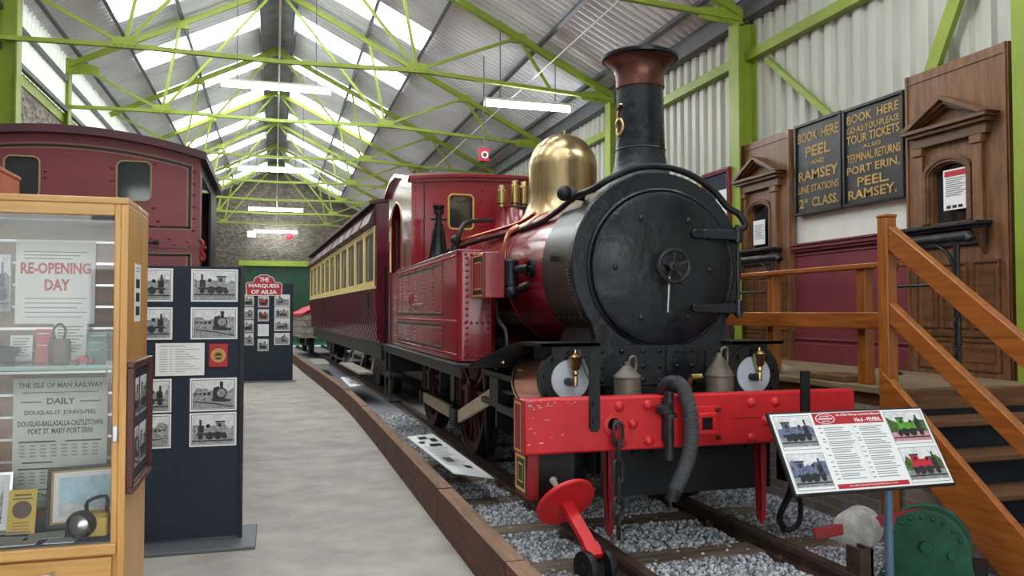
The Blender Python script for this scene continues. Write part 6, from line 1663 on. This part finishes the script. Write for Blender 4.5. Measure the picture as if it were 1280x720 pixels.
for c in (0.245, 0.447):
    z = hgt - 0.088; rr = random.Random(int(c * 1000))
    while z > 0.05:
        n = rr.choice((1, 2, 3, 3, 2)); mb.rect(c, c + 0.018, z, z + 0.005, 0.003)
        for i in range(n):
            if z < 0.05: break
            mb.rect(c + 0.03, c + rr.uniform(0.13, 0.182), z, z + 0.004, 0.003); z -= 0.0098
        z -= 0.004
mb.rect(0.4385, 0.4395, 0.05, hgt - 0.08, 0.003)
mb.build('printed_text', [M['header'], M['paper'], M['faint']], pn, smooth=False)
PB = [M['print_sky'], M['print_ground'], M['print_blue'], M['print_dark'], M['print_blue']]
PG = [M['print_sky'], M['print_pink'], M['print_leaf'], M['print_dark'], M['print_green']]
PR = [M['print_sky'], M['print_ground'], M['print_leaf'], M['print_dark'], M['redink']]
for (a, b, c, d, seed, mats) in ((0.02, 0.215, hgt - 0.185, hgt - 0.018, 3, PB), (0.02, 0.215, 0.018, hgt - 0.21, 5, PB), (0.655, 0.875, hgt - 0.185, hgt - 0.018, 11, PG), (0.655, 0.875, 0.018, hgt - 0.21, 13, PR)):
    mb = MB(T); mb.m = 3; mb.outline(a - 0.003, b + 0.003, c - 0.003, d + 0.003, 0.002, 0.003); print_loco(mb, a, b, c + 0.012, d, 0.003, seed, (0, 1, 2, 3, 4)); mb.build('printed_photograph', mats, pn, smooth=False)
mb = MB(); mb.cyl((2.885, 3.275, 0.0), (2.885, 3.275, 0.72), 0.021, n=16); mb.build('post', M['postblue'], t)
mb = MB(); mb.lathe([(0.07, 0), (0.07, 0.012), (0.03, 0.02)], (2.885, 3.275, 0.0), n=16); mb.build('foot_plate', M['postblue'], t)
mb = MB(T); mb.box(0.53, 0.70, 0.018, 0.035, 0.05, 0.22); mb.build('bracket', M['iron'], t)

# ================================================================== point levers and loose pieces by the track
t = thing('point_lever', 'red point lever with a round red disc and white tip, left of the rails', 'point lever', (1.57, 3.80, 0.02))
p0, p1 = Vector((1.51, 3.70, 0.225)), Vector((1.455, 3.95, 0.415)); ax = (p1 - p0).normalized()
sdx = ax.cross(Vector((0, 0, 1))).normalized()
mb = MB(); mb.bar(p0, p1, 0.07, 0.03, (0, 0, 1)); mb.bar(p0 - ax * 0.03, p0 + ax * 0.05, 0.085, 0.035, (0, 0, 1)); mb.build('arm', M['red'], t, bevel=0.004)
mb = MB(); mb.lathe([(0.158, -0.012), (0.165, -0.006), (0.165, 0.006), (0.158, 0.012), (0.05, 0.016), (0.03, 0.03)], p1, ax, 40); mb.build('disc', M['red'], t)
mb = MB(); mb.cyl(p1 + ax * 0.02, p1 + ax * 0.15, 0.014, 0.017, 12); mb.ball(p1 + ax * 0.15, 0.021, 12); mb.build('white_tip', M['chalk'], t)
mb = MB()
for s in (-1, 1):
    c = p0 + sdx * s * 0.055; mb.lathe([(0.085, -0.018), (0.09, 0), (0.085, 0.018)], (c.x - 0.0, c.y - 0.02, 0.155), sdx, 24); mb.bar((c.x - 0.0, c.y - 0.02, 0.155), (c.x + 0.02, c.y - 0.12, 0.04), 0.03, 0.07)
mb.cyl(Vector((p0.x, p0.y - 0.02, 0.155)) - sdx * 0.08, Vector((p0.x, p0.y - 0.02, 0.155)) + sdx * 0.08, 0.025, n=12)
mb.box(1.39, 1.64, 3.50, 3.80, 0.018, 0.05); mb.bar((1.51, 3.68, 0.15), (1.53, 3.68, 0.05), 0.06, 0.06)
mb.build('pivot_bracket', M['black'], t)
mb = MB(); mb.cyl((1.22, 3.66, 0.075), (1.42, 3.67, 0.075), 0.055, n=16); mb.build('rod_sleeve', M['sleeper'], t)

t = thing('point_machine', 'dark green rounded point lever box in front of the brick platform', 'point machine', (3.24, 3.40, 0.0))
gx0, gx1, gy = 3.03, 3.40, 3.40
GT = Matrix.Translation((3.24, 3.40, 0)) @ Matrix.Rotation(math.radians(-48), 4, 'Z') @ Matrix.Translation((-3.215, -3.39, 0))
prof = arc(3.215, 0.20, 0.195, 0, 180, 22)
for y0, y1, nm in ((3.28, 3.33, 'front_cheek'), (3.45, 3.50, 'rear_cheek')):
    mb = MB(GT); mb.prism([(3.45, 0.02), (3.415, 0.14)] + prof[1:-1] + [(3.02, 0.14), (3.02, 0.02)], y0, y1, (0, 2, 1))
    if nm == 'front_cheek':
        for a in range(25, 160, 18): mb.rivet((3.215 + 0.165 * math.cos(math.radians(a)), y0, 0.20 + 0.165 * math.sin(math.radians(a))), (0, -1, 0), 0.012)
        mb.cyl((3.215, y0, 0.22), (3.215, y0 - 0.03, 0.22), 0.03, n=10); mb.cyl((3.33, y0, 0.19), (3.33, y0 - 0.025, 0.19), 0.022, n=8)
    mb.build(nm, M['ptgreen'], t, bevel=0.004)
mb = MB(GT); mb.prism([(3.44, 0.02), (3.40, 0.13)] + arc(3.215, 0.20, 0.16, 0, 180, 18)[1:-1] + [(3.03, 0.13), (3.03, 0.02)], 3.33, 3.45, (0, 2, 1)); mb.build('casting', M['ptgreen'], t)
mb = MB(GT); mb.box(3.40, 3.48, 3.31, 3.47, 0.018, 0.15); mb.build('end_block', M['black'], t)
mb = MB(GT); mb.box(2.98, 3.48, 3.27, 3.51, -0.0, 0.02); mb.build('base_plate', M['ptgreen'], t)
wl_ = Vector((2.83, 3.58, 0.27))
t2 = thing('weighted_lever', 'red point lever with a chipped white drum weight beside the green box', 'point lever', (2.83, 3.58, 0.1))
mb = MB(); mb.bar((3.20, 3.39, 0.37), (2.70, 3.60, 0.245), 0.03, 0.055); mb.build('arm', M['darkred'], t2, bevel=0.004)
wd = Vector((-0.85, -0.53, -0.03)).normalized()
mb = MB(); mb.lathe([(0.10, -0.075), (0.107, -0.07), (0.107, 0.07), (0.10, 0.075)], (2.915, 3.53, 0.275), wd, 36); mb.build('drum_weight', M['chalk'], t2, bevel=0.003)
mb = MB(); mb.box(2.74, 2.755, 3.30, 3.40, 0.1, 0.235); mb.box(2.755, 2.82, 3.30, 3.312, 0.0, 0.235); mb.box(2.805, 2.82, 3.30, 3.40, 0.0, 0.235); mb.box(2.74, 2.82, 3.3, 3.4, 0.0, 0.03)
mb.v = [Vector((v.x + 0.02, v.y + 0.03, v.z)) for v in mb.v]
mb.build('rail_bracket', M['rail'], label='short rusty channel bracket standing beside the right rail below the white drum', cat='bracket')
t3 = thing('chain_bracket', 'black iron hook and chain hanging under the right end of the red beam', 'hook', (3.05, 4.4, 0.02))
mb = MB(); mb.tube([(3.0, 4.2, 0.64), (3.01, 4.2, 0.45), (3.02, 4.25, 0.3), (2.98, 4.3, 0.15), (3.05, 4.35, 0.05)], 0.02, 8, smooth=4); mb.build('hook_bar', M['iron'], t3)
mb = MB(); mb.tube([(3.02, 4.25, 0.3), (3.09, 4.25, 0.25), (3.1, 4.28, 0.1), (3.04, 4.32, 0.05)], 0.016, 8, smooth=4); mb.build('hook_loop', M['iron'], t3)

# white printed boards lying along the kerb
def flat_board(pts, label, seed, printed=True):
    mb = MB(); P = [Vector(p) for p in pts]; n = (P[1] - P[0]).cross(P[3] - P[0]).normalized()
    if n.z < 0: n = -n
    o = len(mb.v); mb.v += P + [p + n * 0.008 for p in P]
    mb.f += [(0, 3, 2, 1), (4, 5, 6, 7), (0, 1, 5, 4), (1, 2, 6, 5), (2, 3, 7, 6), (3, 0, 4, 7)]; mb.mi += [0] * 6
    s = mb.build('printed_board', M['paper'] if printed else M['greyplank'], label=label, cat='board', smooth=False)
    if printed:
        rr = random.Random(seed); q = MB(); mp = lambda a, b: (P[0] * (1 - a) + P[1] * a) * (1 - b) + (P[3] * (1 - a) + P[2] * a) * b + n * 0.0095
        def R(a0, a1, b0, b1): q.quad([mp(a0, b0), mp(a1, b0), mp(a1, b1), mp(a0, b1)])
        q.m = 1
        R(.30, .6, .05, .12); R(.62, .85, .12, .2); R(.15, .35, .18, .22); R(.4, .8, .26, .31); R(.25, .5, .62, .70); R(.6, .8, .78, .82)
        q.m = 0
        for i in range(16): R(.12, rr.uniform(.5, .9), .34 + .03 * i, .348 + .03 * i)
        q.build('print', [M['faint'], M['print_dark']], s, smooth=False)
flat_board([(1.16, 7.30, 0.262), (1.42, 7.42, 0.262), (1.52, 5.62, 0.20), (1.22, 5.60, 0.258)], 'long white printed board lying on the ballast beside the kerb', 1)
flat_board([(1.10, 14.3, 0.262), (1.36, 14.4, 0.262), (1.36, 12.7, 0.262), (1.10, 12.4, 0.262)], 'smaller white board lying on the kerb below the carriage', 2)
flat_board([(0.80, 20.0, 0.262), (1.15, 20.1, 0.262), (1.17, 18.0, 0.262), (0.84, 18.0, 0.262)], 'grey plank lying on the kerb towards the far wagon', 3, False)
